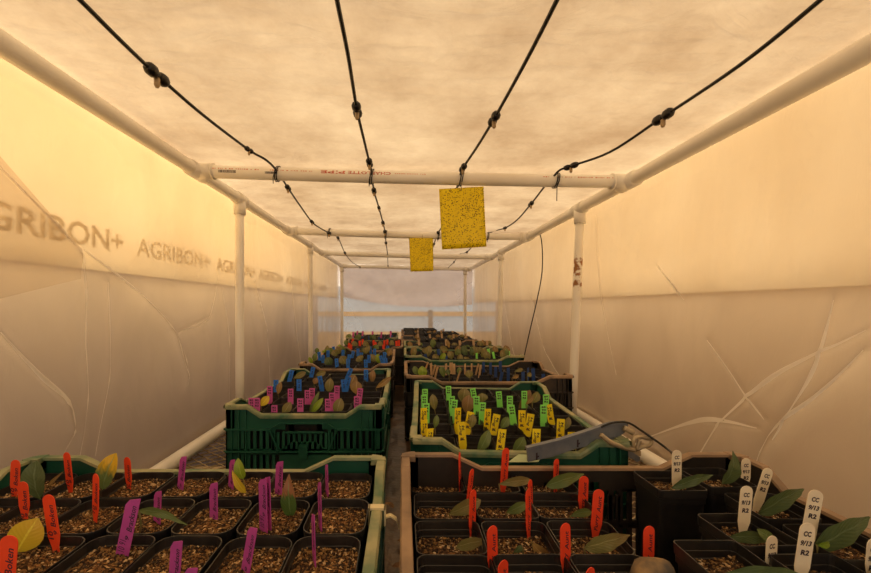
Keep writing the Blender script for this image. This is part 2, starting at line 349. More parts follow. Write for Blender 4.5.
# ------------------------------------------------------------------ sheets
def nz(x, y, z, s, seed=0): return noise.noise(Vector((x * s + seed, y * s - seed * 1.7, z * s + 3.1 * seed)))
def sheet(name, us, vs, fn, m, parent=None):
    mb = MB(); nu, nv = len(us), len(vs)
    mb.add([fn(u, v) for v in vs for u in us], [(j * nu + i, j * nu + i + 1, (j + 1) * nu + i + 1, (j + 1) * nu + i) for j in range(nv - 1) for i in range(nu - 1)])
    return mb.build(name, m, parent, True)
def lerps(a, b, n): return [a + (b - a) * i / n for i in range(n + 1)]
def persp(a, b, n): return [1 / (1 / a + (1 / b - 1 / a) * i / n) for i in range(n + 1)]
YS = lerps(-.35, .4, 10)[:-1] + persp(.4, 4.6, 400)
BARY = [-.4, 1.34, 2.4, 3.4, YB]
def roof(x, y):
    t = max(0, min(1, (x + .735) / 1.53)); base = rail_z(x) + .027
    k = 0.
    for a, b in zip(BARY, BARY[1:]):
        if a <= y <= b: k = math.sin(PI * (y - a) / (b - a))
    edge = math.sin(PI * t)
    lift = .010 * k * edge
    w = nz(x, y, 0, 2.2, 1) * .016 * edge * (k + .12) + (.010 * nz(x, y * 3, 0, 4, 2) + .007 * (.5 - abs(nz(x + y * .3, y * 3.4, 0, 7, 5))) + .004 * nz(x, y * 2, 0, 22, 6)) * min(1, edge * 2 + .2)
    return W(x, y, base + lift + abs(w) * .9)
ceil = struct(sheet('ceiling', lerps(-.742, .812, 110), YS, roof, M['fabric']))
def catmull(P, n=6):
    out = []
    for i in range(len(P) - 1):
        p0, p1, p2, p3 = P[max(i - 1, 0)], P[i], P[i + 1], P[min(i + 2, len(P) - 1)]
        for k in range(n):
            t = k / n; out.append(.5 * ((2 * p1) + (p2 - p0) * t + (2 * p0 - 5 * p1 + 4 * p2 - p3) * t * t + (3 * p1 - p0 - 3 * p2 + p3) * t ** 3))
    return out + [P[-1]]
def polydist(P, A):   # distance of many points to a polyline
    d = np.full(P.shape[0], 9.)
    for a, b in zip(A, A[1:]):
        a = np.array(a); b = np.array(b); ab = b - a; t = np.clip(((P - a) @ ab) / (ab @ ab + 1e-12), 0, 1)
        d = np.minimum(d, np.linalg.norm(P - (a + t[:, None] * ab), axis=1))
    return d
def side_sheet(name, X, sgn, z0, z1, nzv, folds, m, amp, big=0.03, parent=None, ys=YS):
    zs = lerps(z0, z1, nzv); QL = []
    for A, sg, am in folds:
        q = []
        for (u, v) in A:
            y = F * abs(X) / abs(u - U0) if abs(u - U0) > 5 else 4.5; q.append((y, (V0 - v) / F * y))
        QL.append((q, sg, am))
    def surf(P, lift=0.):
        D = np.zeros(len(P)); out = []
        for q, sg, am in QL:
            d = polydist(P, q); D += .28 * am * np.exp(-(d / .0045) ** 2) + .30 * am * np.exp(-(d / (1.6 * sg)) ** 2)
        for (y, z), dd in zip(P, D):
            e = min(1, (z1 - z) / .08) * min(1, max(0, (z - z0)) / .05 + .15)
            w = big * nz(y, z, 0, 1.6, 4 + X) + amp * nz(y * 1.2, z, 0, 6, 8 + X) + amp * .5 * (.5 - abs(nz(y + z * .5, z * .35, 0, 5, 12 + X)))
            w = (w - .35 * big) * e
            w = max(-.012, min(w, .012))           # never through the pipes
            out.append(W(X - sgn * (w + dd * e + lift), y, z))
        return out
    surf.QL = QL
    vs = surf(np.array([(y, z) for z in zs for y in ys]))
    nu = len(ys); mb = MB()
    mb.add(vs, [(j * nu + i, j * nu + i + 1, (j + 1) * nu + i + 1, (j + 1) * nu + i) for j in range(nzv) for i in range(nu - 1)])
    o = mb.build(name, m, parent, True)
    for q, sg, am in QL:                     # pleats where the film lies double along each crease
        C = catmull([Vector((a, b, 0)) for a, b in q], 14); wdt = min(.010, .55 * sg) ; n = len(C); P = []
        for i, c in enumerate(C):
            d = (C[min(i + 1, n - 1)] - C[max(i - 1, 0)]).normalized(); nn = Vector((-d.y, d.x, 0)); t = i / (n - 1.)
            ww = wdt * (.25 + .75 * math.sin(PI * min(1, max(.02, t)))) * (1 + .3 * math.sin(9 * t + q[0][0] * 7))
            for k in (-.5, 0, .5): p = c + nn * ww * k; P.append((p.x, p.y))
        pm = MB(); pm.add(surf(np.array(P), .0016), [(3 * i + k, 3 * i + k + 1, 3 * i + k + 4, 3 * i + k + 3) for i in range(n - 1) for k in (0, 1)])
        pm.build('film_pleat', M['film_pleat'], o, True)
    side_sheet.surf = surf
    return o
FL = [([(0, 165), (30, 195), (62, 228), (84, 256), (88, 290), (86, 340), (87, 400), (78, 460)], .010, .011),
      ([(86, 250), (130, 286), (168, 325), (188, 378)], .014, .012),
      ([(0, 332), (40, 375), (68, 402), (73, 432), (52, 468)], .022, .020),
      ([(219, 275), (208, 318), (176, 332)], .014, .012), ([(222, 290), (228, 340), (229, 400)], .018, .014),
      ([(108, 282), (109, 380), (95, 456)], .010, .008), ([(170, 330), (185, 360), (188, 385)], .012, .010),
      ([(255, 280), (268, 330), (270, 400)], .02, .014), ([(290, 270), (296, 330), (300, 380)], .02, .014)]
FR = [([(871, 350), (820, 397), (782, 426), (765, 452), (757, 480)], .012, .016), ([(835, 300), (822, 360), (800, 405), (778, 440)], .010, .010),
      ([(655, 265), (682, 300)], .01, .008), ([(705, 340), (745, 392), (768, 420)], .010, .010), ([(595, 215), (604, 320), (615, 375)], .014, .010),
      ([(690, 470), (720, 425), (770, 380), (871, 330)], .03, .012),
      ([(530, 290), (545, 350), (566, 385)], .02, .016), ([(640, 440), (700, 420), (760, 428)], .02, .012), ([(500, 280), (512, 350), (524, 370)], .02, .012)]
wl = struct(side_sheet('wall_left', -.724, -1, -.485, .455, 190, FL, M['film'], .006))
P = []; nn = 40
for i in range(nn + 1):
    for k in range(13):
        u = -14 + 98 * i / nn; lo = 300 - (u * .25); v = (150 + u * 1.18) + (lo - (150 + u * 1.18)) * k / 12
        y = F * .724 / (U0 - u); P.append((y, (V0 - v) / F * y))
pm = MB(); pm.add(side_sheet.surf(np.array(P), .0024), [(13 * i + k, 13 * i + k + 1, 13 * i + k + 14, 13 * i + k + 13) for i in range(nn) for k in range(12)])
pm.build('film_overlap', M['film_double'], wl, True)
wr = struct(side_sheet('wall_right', .789, 1, -.485, .425, 190, FR, M['film'], .006))
fl = side_sheet('fabric_flap', -.754, -1, .088, .47, 30, [], M['flap'], .002, .003, wl)
f2 = side_sheet('fabric_flap', .822, 1, .037, .437, 30, [], M['flap'], .003, .006, wr)
mb = MB()
for k in range(7):
    y0 = .639 + .47 * k
    def fn(x, y, yc=y0 + .21): return W(-.7400, yc + x, .166 + y)
    add_text(mb, 'AGRIBON+', fn, .416, .055, 0, .02)
mb.build('printed_lettering', M['letter'], fl)
# back: clear film, sagging cloth over its upper part
def back(x, z): return W(x, 4.552 + .012 * nz(x, z, 0, 5, 3) + .006 * nz(x, z * 2, 0, 14, 3), z)
wb = struct(sheet('wall_back', lerps(-.73, .80, 60), lerps(-.485, .44, 40), back, M['film_back']))
def drape(x, t):
    s = (x + .72) / 1.5; zb = .015 + .11 * (1 - s) ** 2 * .6 - .05 * math.sin(PI * s) + .03 * (1 - s)
    z = .45 + (zb - .45) * t
    return W(x, 4.575 + .02 * math.sin(t * 7 + 3 * (s - .5) ** 2 * 4) * t + .008 * nz(x, z, 0, 8, 9), z)
sheet('fabric_flap', lerps(-.72, .79, 60), lerps(0, 1, 40), drape, M['drape'], wb)

# things beyond the back film
mb = MB(); mb.box((-2.6, 7.35, CZ - 1.1), (2.6, 7.4, CZ + .36)); struct(tag(mb.build('trim_pale_panel', M['blue_panel']), 'pale blue panel outside behind the clear back film', 'panel'))
mb = MB(); mb.box((-2.6, 7.28, CZ - .186), (2.6, 7.34, CZ - .103)); struct(tag(mb.build('trim_board', M['tan_wood']), 'tan upper board outside behind the clear back film', 'board'))
mb = MB(); mb.box((-2.6, 7.28, CZ - 1.1), (2.6, 7.34, CZ - .468)); struct(tag(mb.build('trim_board', M['tan_wood']), 'tan lower board outside behind the clear back film', 'board'))
mb = MB(); mb.box((.45, 7.1, CZ - 1.2), (.53, 7.16, CZ - .07)); struct(tag(mb.build('trim_outside_post', M['grey_post']), 'grey post outside behind the clear back film', 'post'))

for x, n, zt in ((-1.05, 'left', .125), (1.14, 'right', .055)):  # boards added outside the side films to keep light off their lower part
    mb = MB(); mb.box((x - .03, -2, 0), (x + .03, 4.8, CZ + zt)); struct(mb.build('trim_shade_board_' + n, M['outer_' + n]))
# ------------------------------------------------------------------ ground, bench
mb = MB(); mb.box((-6, -4, -.05), (6, 10, 0)); struct(mb.build('floor', M['floor']))
bn = thing('mesh_bench', 'expanded steel mesh bench top on which all crates and the tent stand', 'bench', (0, 2, 0))
def bpart(n, mb, m): o = mb.build(n, m, bn); o.location = -Vector(bn.location); return o
def mesh_top(x0, x1, y0, y1, px_, py_):
    mb = MB(); n = int((x1 - x0) / px_); k = int((y1 - y0) / (py_ / 2)); t = .0023
    for i in range(n):
        xc = x0 + (i + .5) * px_; vs = []
        s = 1 if i % 2 else -1
        for j in range(k + 1):
            y = y0 + j * py_ / 2; x = xc + (px_ * .5 if (j % 2) else -px_ * .5) * s * .92
            vs += [(x - t, y, BENCH), (x + t, y, BENCH), (x + t, y, BENCH - .003), (x - t, y, BENCH - .003)]
        fs = []
        for j in range(k):
            a, b = 4 * j, 4 * j + 4
            fs += [(a, a + 1, b + 1, b), (a + 1, a + 2, b + 2, b + 1), (a + 3, a, b, b + 3)]
        mb.add(vs, fs)
    return mb
bpart('mesh_panel', mesh_top(-.80, .86, .0, 4.6, .026, .040), M['steel'])
for x in (-.81, .86):
    mb = MB(); mb.box((x, -.3, BENCH - .05), (x + .03, 4.65, BENCH - .003)); bpart('frame_rail', mb, M['steel'])
for y in (-.3, 1.2, 2.7, 4.6):
    mb = MB(); mb.box((-.78, y, BENCH - .05), (.86, y + .03, BENCH - .003)); bpart('frame_rail', mb, M['steel'])
for x in (-.80, .86):
    for y in (-.25, 2.2, 4.6):
        mb = MB(); mb.box((x, y, 0), (x + .04, y + .04, BENCH - .05)); bpart('leg', mb, M['steel'])
def linerf(x, y): return (x, y, BENCH + .001 + .0022 * abs(nz(x, y, 0, 30, 2)))
tag(sheet('bench_liner', lerps(-.12, .05, 24), lerps(.1, 4.4, 160), linerf, M['liner']), 'crumpled brown plastic strip lying on the bench between the crate rows', 'plastic strip')

# ------------------------------------------------------------------ crates
CH = .236
def crate_meshes(Wd, Dp, key):
    out = {}
    th = .004
    def panel(L, hi, lo):
        mb = MB(); H = CH; Z2 = H - .062; Z3 = H - .118; drop = .023
        top = lambda s: H - .0025 - drop * max(0., min(1., (min(s, L - s) - hi) / (lo - hi)))
        c = L / 2; hw = .047
        zl = H - .0025 - drop
        S = [0, hi, lo, c - hw, c + hw, L - lo, L - hi, L]
        for a, b in zip(S, S[1:]):
            if abs(a - (c - hw)) < 1e-9:
                mb.prism([(a, zl - .022), (b, zl - .022), (b, zl), (a, zl)], 0, th)
                mb.prism([(a, Z2 - .012), (b, Z2 - .012), (b, zl - .042), (a, zl - .042)], 0, th)
            else: mb.prism([(a, Z2), (b, Z2), (b, top(b)), (a, top(a))], 0, th)
        for z in (Z2, Z3, .008):                       # ribs
            if z == Z2:
                for a, b in ((0, c - .085), (c + .085, L)): mb.box((a, -.006, z - .002), (b, th, z + .002))
            else: mb.box((0, -.006, z - .002), (L, th, z + .002))
        # frame of the hand hole and the trapezoid plate below it
        for a, b in (((c - .085, Z2), (c - .058, zl - .02)), ((c + .058, zl - .02), (c + .085, Z2)), ((c - .058, zl - .02), (c + .058, zl - .02)),
                     ((c - .085, Z2), (c - .062, Z3)), ((c + .085, Z2), (c + .062, Z3)), ((c - .052, zl - .043), (c + .052, zl - .043))):
            dx, dz = b[0] - a[0], b[1] - a[1]; l = math.hypot(dx, dz); nx, nz_ = -dz / l * .0018, dx / l * .0018
            q = [(a[0] - nx, a[1] - nz_), (b[0] - nx, b[1] - nz_), (b[0] + nx, b[1] + nz_), (a[0] + nx, a[1] + nz_)]
            mb.prism(q, -.006, 0)
        mb.prism([(c - .062, .0), (c + .062, .0), (c + .062, Z3), (c + .03, Z3 + .024), (c - .03, Z3 + .024), (c - .062, Z3)], 0, th)
        mb.box((c - .011, -.009, Z3 - .016), (c + .011, 0, Z3 + .018))
        s = c - .082
        while s < c + .082:                              # short slot bars under the plate top
            mb.box((s, 0, Z3), (s + .007, th, Z2 - .008)); s += .0135
        for sx in (0, L):                                # corner columns
            a, b = (0, .022) if sx == 0 else (L - .022, L)
            mb.box((a, 0, 0), (b, th, H - .003))
            for q in (.016, .034, .052):
                x = q if sx == 0 else L - q
                mb.box((x - .0012, -.005, .0), (x + .0012, 0, top(x) - .001))
        s = .022
        while s < L - .022:
            if not (c - .064 < s + .004 < c + .064):
                mb.box((s, 0, .028), (s + .008, th, Z2))
            s += .0158
        mb.box((0, 0, 0), (L, th, .03))
        mb.box((0, 0, Z3 - .008), (L, th, Z3 + .006))
        return mb
    def rim(L, hi, lo):
        return [(0, 0), (hi, 0), (lo, -.023), (L - lo, -.023), (L - hi, 0), (L, 0)]
    hx, lx = (.055, .09) if Wd < .5 else (.08, .13)
    hy, ly = (.055, .09) if Dp < .5 else (.08, .13)
    def place(mb, M4):
        mb.v = [tuple(M4 @ Vector(v)) for v in mb.v]; return mb
    Tx = Matrix.Translation
    w2, d2 = Wd / 2, Dp / 2
    mats4 = [Tx((-w2, -d2, 0)), Tx((w2, d2, 0)) @ Matrix.Rotation(PI, 4, 'Z'), Tx((w2, -d2, 0)) @ Matrix.Rotation(PI / 2, 4, 'Z'), Tx((-w2, d2, 0)) @ Matrix.Rotation(-PI / 2, 4, 'Z')]
    args = [(Wd, hx, lx), (Wd, hx, lx), (Dp, hy, ly), (Dp, hy, ly)]
    out['panels'] = [place(panel(*a), m4) for a, m4 in zip(args, mats4)]
    rm = MB()
    for a, m4 in zip(args, mats4):
        P = rim(*a); t = MB()
        for p, q in zip(P, P[1:]):
            x0, z0, x1, z1 = p[0], p[1] + CH, q[0], q[1] + CH
            ys = (-.007, .008)
            t.add([(x0, ys[0], z0 - .004), (x1, ys[0], z1 - .004), (x1, ys[1], z1 - .004), (x0, ys[1], z0 - .004),
                   (x0, ys[0] + .002, z0), (x1, ys[0] + .002, z1), (x1, ys[1] - .001, z1), (x0, ys[1] - .001, z0),
                   (x0, ys[0], z0 - .010), (x1, ys[0], z1 - .010)],
                  [(4, 5, 6, 7), (0, 1, 5, 4), (2, 3, 7, 6), (8, 9, 1, 0), (3, 2, 1, 0)])
        place(t, m4); rm.v += t.v; o = len(rm.v) - len(t.v); rm.f += [tuple(i + o for i in f) for f in t.f]; rm.m += t.m
    for sx in (-1, 1):
        for sy in (-1, 1):
            mn = MB(); r = .024; cx, cy = sx * (w2 - r + .007), sy * (d2 - r + .007)
            ring = [(cx, cy)] + [(cx + sx * r * math.cos(a), cy + sy * r * math.sin(a)) for a in lerps(0, PI / 2, 6)]
            n = len(ring); fs = [tuple(range(n)), tuple(reversed(range(n, 2 * n)))] + [(i, i + n, (i + 1) % n + n, (i + 1) % n) for i in range(n)]
            mn.add([(x, y, CH + .0008) for x, y in ring] + [(x, y, CH - .008) for x, y in ring], fs)
            o = len(rm.v); rm.v += mn.v; rm.f += [tuple(i + o for i in f) for f in mn.f]; rm.m += mn.m
    out['rim'] = rm
    bs = MB(); bs.box((-w2 + .003, -d2 + .003, .002), (w2 - .003, d2 - .003, .007)); out['base'] = bs
    me = {'panels': [p.mesh('side_panel', M[key]) for p in out['panels']], 'rim': out['rim'].mesh('rim', M[key + '_rim']), 'base': bs.mesh('base', M[key])}
    return me
CM = {}
CR = {}
def crate(cid, desc, cx, cy, Wd, Dp, key, rz=0.):
    k = (Wd, Dp, key)
    if k not in CM: CM[k] = crate_meshes(*k)
    t = thing('plastic_crate', desc, 'crate', (cx, cy, BENCH + .003), rz, 'crates of potted seedlings on the bench')
    for p in CM[k]['panels']: link('side_panel', p, t)
    link('rim', CM[k]['rim'], t); link('base', CM[k]['base'], t)
    CR[cid] = dict(c=(cx, cy), rz=rz, W=Wd, D=Dp, pots=[], obj=t)
A, B = (.575, .385), (.39, .59)
crate('L1', 'dark green crate at front left, worn olive rim, orange and purple labels inside', -.324, .475, .578, .385, 'green')
crate('R1', 'brown-black crate at front right with orange and white labels', .286, .482, .565, .40, 'black')
crate('L2', 'green crate second from front in left row, pink and blue labels', -.252, 1.31, .395, .59, 'green')
crate('R2', 'green crate second from front in right row, yellow and green labels', .232, 1.045, .40, .585, 'green', -.045)
crate('L3', 'black crate third from front in left row, full of blue labels', -.25, 2.04, .40, .59, 'black')
crate('L4', 'black crate fourth in left row with a cluster of orange-red labels', -.205, 2.76, .40, .59, 'black')
crate('L5', 'green crate at the far end of left row, pink-tipped labels', -.25, 3.48, .40, .59, 'green')
crate('R3', 'wide black crate third in right row, pale stakes and dark blue labels', .312, 1.64, .60, .385, 'black')
crate('R4', 'wide dark green crate fourth in right row with leafy cuttings', .312, 2.22, .60, .385, 'green')
crate('R5', 'wide green crate fifth from front in right row', .312, 2.70, .60, .385, 'green')
crate('R6', 'black crate sixth from front in right row', .27, 3.17, .56, .385, 'black')
crate('R7', 'black crate seventh from front in right row', .25, 3.65, .50, .385, 'black')
crate('R8', 'black crate at the far end of right row before back film', .17, 4.12, .36, .385, 'black')

# ------------------------------------------------------------------ pots
def rsq(w, d, r, z, n=4):
    P = []
    for sx, sy, a0 in ((1, 1, 0), (-1, 1, PI / 2), (-1, -1, PI), (1, -1, 1.5 * PI)):
        for i in range(n + 1):
            a = a0 + PI / 2 * i / n; P.append((sx * (w / 2 - r) + r * math.cos(a), sy * (d / 2 - r) + r * math.sin(a), z))
    return P
def pot_mesh(w, d, h, depth, r):
    mb = MB(); k = lambda s, z: rsq(w * s, d * s, r * s, z)
    R = [k(.72, 0), k(.73, .004), k(.9, h - .024), k(.905, h - .0215), k(.955, h - .021), k(.96, h - .013), k(.985, h - .012), k(.99, h - .0015), k(.985, h),
         k(.962, h), k(.955, h - .003), k(.95, h - .011), k(.935, h - .0115), k(.93, h - .019), k(.912, h - .0195), k(.905, h - depth - .004)]
    mb.rings(R, close0=True)
    return mb.mesh('pot_shell', M['pot'], False)
ICO = [(-.53, -.85, 0), (.53, -.85, 0), (-.53, .85, 0), (.53, .85, 0), (0, -.53, .85), (0, .53, .85), (0, -.53, -.85), (0, .53, -.85), (.85, 0, -.53), (.85, 0, .53), (-.85, 0, -.53), (-.85, 0, .53)]
import itertools
OCT = [(1, 0, 0), (-1, 0, 0), (0, 1, 0), (0, -1, 0), (0, 0, 1), (0, 0, -1)]
OCF = [(0, 2, 4), (2, 1, 4), (1, 3, 4), (3, 0, 4), (2, 0, 5), (1, 2, 5), (3, 1, 5), (0, 3, 5)]
def soil_mesh(w, d, r, n, seed, dark):
    R = random.Random(seed); mb = MB(); rings = []
    for i in range(9):
        s = .915 * (1 - i / 8.) + .01
        rings.append([(x, y, .0045 * nz(x, y, 0, 26, seed) + .002 * nz(x, y, 0, 90, seed) + .004 * (1 - s)) for x, y, z in rsq(w * s, d * s, r * s, 0)])
    mb.rings(rings, close1=True)
    for _ in range(n):
        x = (R.random() - .5) * w * .88; y = (R.random() - .5) * d * .88; q = R.random()
        mi = 1 if q < (.10 if not dark else .07) else 2 if q < .5 else 3
        sz = (.0008 + .0016 * R.random() ** 2) * (1.15 if mi == 1 else 1.)
        z = .0045 * nz(x, y, 0, 26, seed) + .0025
        X = Matrix.Translation((x, y, z)) @ Matrix.Rotation(R.random() * 6, 4, (R.random(), R.random(), R.random() + .1)) @ Matrix.Diagonal((sz * (.7 + R.random()), sz, sz * .7, 1))
        mb.add([X @ Vector(v) for v in OCT], OCF, mi)
    return mb.mesh('soil', [M['soil_dark' if dark else 'soil'], M['g1'], M['g2'], M['g3']])
PM = {}; SM = {}
def potmeshes(w, d, h, depth, r, n, dark, var):
    k = (w, d, round(h, 3), depth, r)
    if k not in PM: PM[k] = pot_mesh(w, d, h, depth, r)
    k2 = (w, d, r, n, dark, var)
    if k2 not in SM: SM[k2] = soil_mesh(w, d, r, n, var + 11, dark)
    return PM[k], SM[k2]
def pot(cid, X, Y, w, d, rimZ, depth, r, n, dark, rz=None):
    base = -.49 + .010; h = rimZ - base
    var = random.randrange(6 if n > 100 else 3)
    pm, sm = potmeshes(w, d, h, depth, r, n, dark, var)
    ang = (rnd() - .5) * .05 if rz is None else rz
    t = thing('plant_pot', 'black square pot', 'plant pot', W(X, Y, base), ang)
    link('pot_shell', pm, t); s = link('soil', sm, t); s.location = (0, 0, h - depth); 
    rec = dict(t=t, X=X, Y=Y, soil=rimZ - depth, leaf=[], ang=ang, base=base, cid=cid, w=w); CR[cid]['pots'].append(rec); return rec
def cxf(cid, lx, ly):
    c = CR[cid]; a = c['rz']; return c['c'][0] + lx * math.cos(a) - ly * math.sin(a), c['c'][1] + lx * math.sin(a) + ly * math.cos(a)
def fill(cid, nc, nr, rimZ, depth, n, dark=True, r=.010, jit=.0015, skip=None):
    c = CR[cid]; iw, idp = c['W'] - .022, c['D'] - .022
    pw, pd = iw / nc, idp / nr
    for j in range(nr):
        for i in range(nc):
            if skip and skip(i, j): continue
            X, Y = cxf(cid, -iw / 2 + pw * (i + .5), -idp / 2 + pd * (j + .5))
            p = pot(cid, X + (rnd() - .5) * jit, Y + (rnd() - .5) * jit, round(pw * .975, 4), round(pd * .975, 4), rimZ + (rnd() - .5) * .004, depth, r, n, dark, (rnd() - .5) * .03 + c['rz'])
            p['row'] = nr - j; p['col'] = i + 1
fill('L1', 7, 4, -.272, .013, 800, False, .018, .003)
for j in range(5):
    for i in range(3):
        p = pot('R1', .056 + .0875 * i + (rnd() - .5) * .004, .652 - .0765 * j + (rnd() - .5) * .002, .0855, .0745, -.287 + (rnd() - .5) * .004, .022, .011, 520, True, (rnd() - .5) * .05)
        p['row'] = j + 1; p['col'] = i + 1
TALL = [(.403, .607, 'back corner of front right crate beside the lattice', .0), (.484, .618, 'back right corner, front right crate', .02),
        (.408, .475, 'in front of the corner pot, front right crate', .03), (.486, .53, 'second along the right rim, front right crate', -.02),
        (.338, .417, 'beside the stone, front right crate', .0), (.423, .392, 'cut by the bottom frame edge, front right crate', .02),
        (.492, .450, 'third along the right rim, front right crate', .0), (.502, .365, 'at the right frame edge, front right crate', .0)]
for (x, y, d, rz) in TALL:
    p = pot('R1', x, y, .072, .070, -.264, .020, .006, 380, True, rz); p['desc'] = d
fill('L2', 5, 7, -.272, .026, 40)
fill('R2', 5, 7, -.276, .026, 40)
fill('L3', 5, 7, -.272, .026, 30)
fill('R3', 7, 5, -.276, .030, 40, skip=None)
fill('R4', 7, 5, -.270, .026, 24)
fill('L4', 4, 6, -.268, .024, 14)
fill('L5', 4, 5, -.268, .024, 10)
fill('R5', 6, 3, -.262, .02, 10)
fill('R6', 6, 3, -.252, .02, 10)
fill('R7', 5, 3, -.240, .02, 10)
fill('R8', 3, 3, -.236, .02, 10)

# ------------------------------------------------------------------ leaves
LM = {}
def leaf_mesh(L, w, bow, side, fold, shape, mname, serr=0.):
    """blade from the origin towards +z; bow bends it over towards `side` (+x/-x), belly faces -y"""
    key = (round(L, 3), round(w, 3), round(bow, 2), side, fold, shape, mname, serr)
    if key in LM: return LM[key]
    n, k = (14, 6) if L > .05 else (8, 4)
    mb = MB(); uv = []
    for i in range(n + 1):
        t = i / n
        if shape == 'point': ww = math.sin(PI * t ** .8) ** .8 * (1 - .25 * t)
        elif shape == 'round': ww = math.sin(PI * min(1, t ** .85)) ** .55
        else: ww = math.sin(PI * t ** 1.25) ** .6     # obovate
        ww = max(ww, .03) * (1 + serr * math.sin(t * 40))
        cx = side * bow * L * math.sin(PI * t) * .9; cz = L * t; cy = -.10 * L * math.sin(PI * t)
        for j in range(k + 1):
            s = j / k * 2 - 1
            mb.v.append((cx + s * w / 2 * ww, cy - abs(s) * fold * w * ww + .012 * L * math.sin(t * 17 + s * 3), cz + 0.0)); uv.append((j / k, t))
    for i in range(n):
        for j in range(k):
            a = i * (k + 1) + j; mb.f.append((a, a + 1, a + k + 2, a + k + 1)); mb.m.append(0)
    LM[key] = mb.mesh('leaf', M['leaf_' + mname], True, uv); return LM[key]
def nearest(cid, X, Y):
    return min(CR[cid]['pots'], key=lambda p: (p['X'] - X) ** 2 + (p['Y'] - Y) ** 2 + (1 if p.get('lone') else 0))
def leaf(cid, base, tip, wpx, kind='olive', Y=None, bow=0., side=1, shape='ob', fold=.12, yaw=0., serr=0., lean=0., stemk=True, name='leaf'):
    ub, vb = base; ut, vt = tip
    c = CR[cid]
    if Y is None: Y = .235 * F / (vt - V0)
    dmin = c['c'][1] - c['D'] / 2 + .03; dmax = c['c'][1] + c['D'] / 2 - .03
    Y = max(dmin, min(dmax, Y))
    B_, T_ = at(ub, vb, Y), at(ut, vt, Y)
    p = nearest(cid, B_.x, Y); so = CZ + p['soil']
    if B_.z < so: B_.z = so + .001
    d = T_ - B_; L = d.length; w = wpx / F * Y
    if L < .004: return
    rot = Matrix.Rotation(math.atan2(d.x, d.z), 4, 'Y') @ Matrix.Rotation(lean, 4, 'X') @ Matrix.Rotation(yaw, 4, 'Z')
    me = leaf_mesh(L, w, bow, side, fold, shape, kind, serr)
    inv = (Matrix.Translation(p['t'].location) @ Matrix.Rotation(p['ang'], 4, 'Z')).inverted()
    o = link(name, me, p['t']); o.matrix_local = inv @ (Matrix.Translation(B_) @ rot)
    if kind != 'olive': o['label'] = {'yellow': 'yellow leaf', 'yellowtip': 'green leaf with a yellow tip', 'dark': 'dark green leaf', 'green': 'mid green leaf', 'brown': 'brown leaf',
                                    'tan': 'tan leaf', 'browntip': 'green leaf with brown tip', 'lime': 'lime green leaf', 'dead': 'dry leaf'}[kind]
    p['leaf'].append(kind)
    if B_.z > so + .004 and stemk:
        mb = MB(); mb.tube([B_, B_ + Vector((0, .001, -(B_.z - so) * .5)) + Vector((.002, 0, 0)), Vector((B_.x, B_.y, so - .002))], .0011, 6)
        st = mb.build('stem', M['stem'], p['t'], True); st.matrix_local = inv
    return p

# front left crate
leaf('L1', (40, 499), (36, 461), 25, 'dark', .575, shape='ob', fold=.08)
leaf('L1', (103, 490), (116, 453), 19, 'yellowtip', .60, shape='ob', serr=.05)
leaf('L1', (17, 552), (38, 518), 30, 'yellow', .45, shape='ob', fold=.05, yaw=.3)
leaf('L1', (139, 510), (187, 525), 10, 'green', .49, bow=.16, side=-1, shape='point')
leaf('L1', (243, 479), (238, 458), 11, 'lime', .60, shape='round'); leaf('L1', (246, 493), (232, 470), 9, 'yellow', .595, shape='point')
leaf('L1', (291, 530), (289, 474), 17, 'browntip', .54, shape='point', fold=.15)
leaf('L1', (48, 487), (64, 471), 4, 'tan', .63, shape='point', stemk=False)
# front right crate
leaf('R1', (499, 484), (531, 480), 10, 'olive', .63, bow=.08, side=-1); leaf('R1', (546, 486), (584, 474), 15, 'green', .63, bow=.08, side=-1, shape='point')
leaf('R1', (449, 514), (481, 500), 15, 'olive', .575, bow=.06, side=-1); leaf('R1', (506, 513), (527, 503), 11, 'green', .575, bow=.06, side=-1)
leaf('R1', (570, 516), (592, 512), 9, 'green', .56, bow=.14, side=-1); leaf('R1', (456, 547), (488, 540), 14, 'olive', .50, bow=.1, side=-1, shape='point')
leaf('R1', (532, 542), (549, 557), 12, 'tan', .50, bow=.08, side=1); leaf('R1', (584, 548), (630, 535), 20, 'olive', .485, bow=.08, side=-1, shape='point')
leaf('R1', (522, 545), (513, 553), 7, 'dark', .48, shape='point')
leaf('R1', (671, 488), (713, 475), 12, 'dark', .585, bow=.10, side=-1, shape='point'); leaf('R1', (722, 484), (733, 451), 22, 'dark', .60, shape='point', yaw=.25, bow=.05)
leaf('R1', (758, 514), (804, 489), 20, 'dark', .52, bow=.13, side=-1, shape='point'); leaf('R1', (813, 548), (870, 517), 28, 'dark', .445, bow=.1, side=-1, shape='point', fold=.06)
leaf('R1', (817, 545), (830, 543), 7, 'lime', .44); leaf('R1', (728, 537), (773, 541), 14, 'dark', .47, bow=.12, side=-1, shape='point')
leaf('R1', (722, 574), (808, 578), 20, 'dark', .385, bow=.10, side=-1, shape='point'); leaf('R1', (774, 541), (757, 529), 10, 'green', .46)
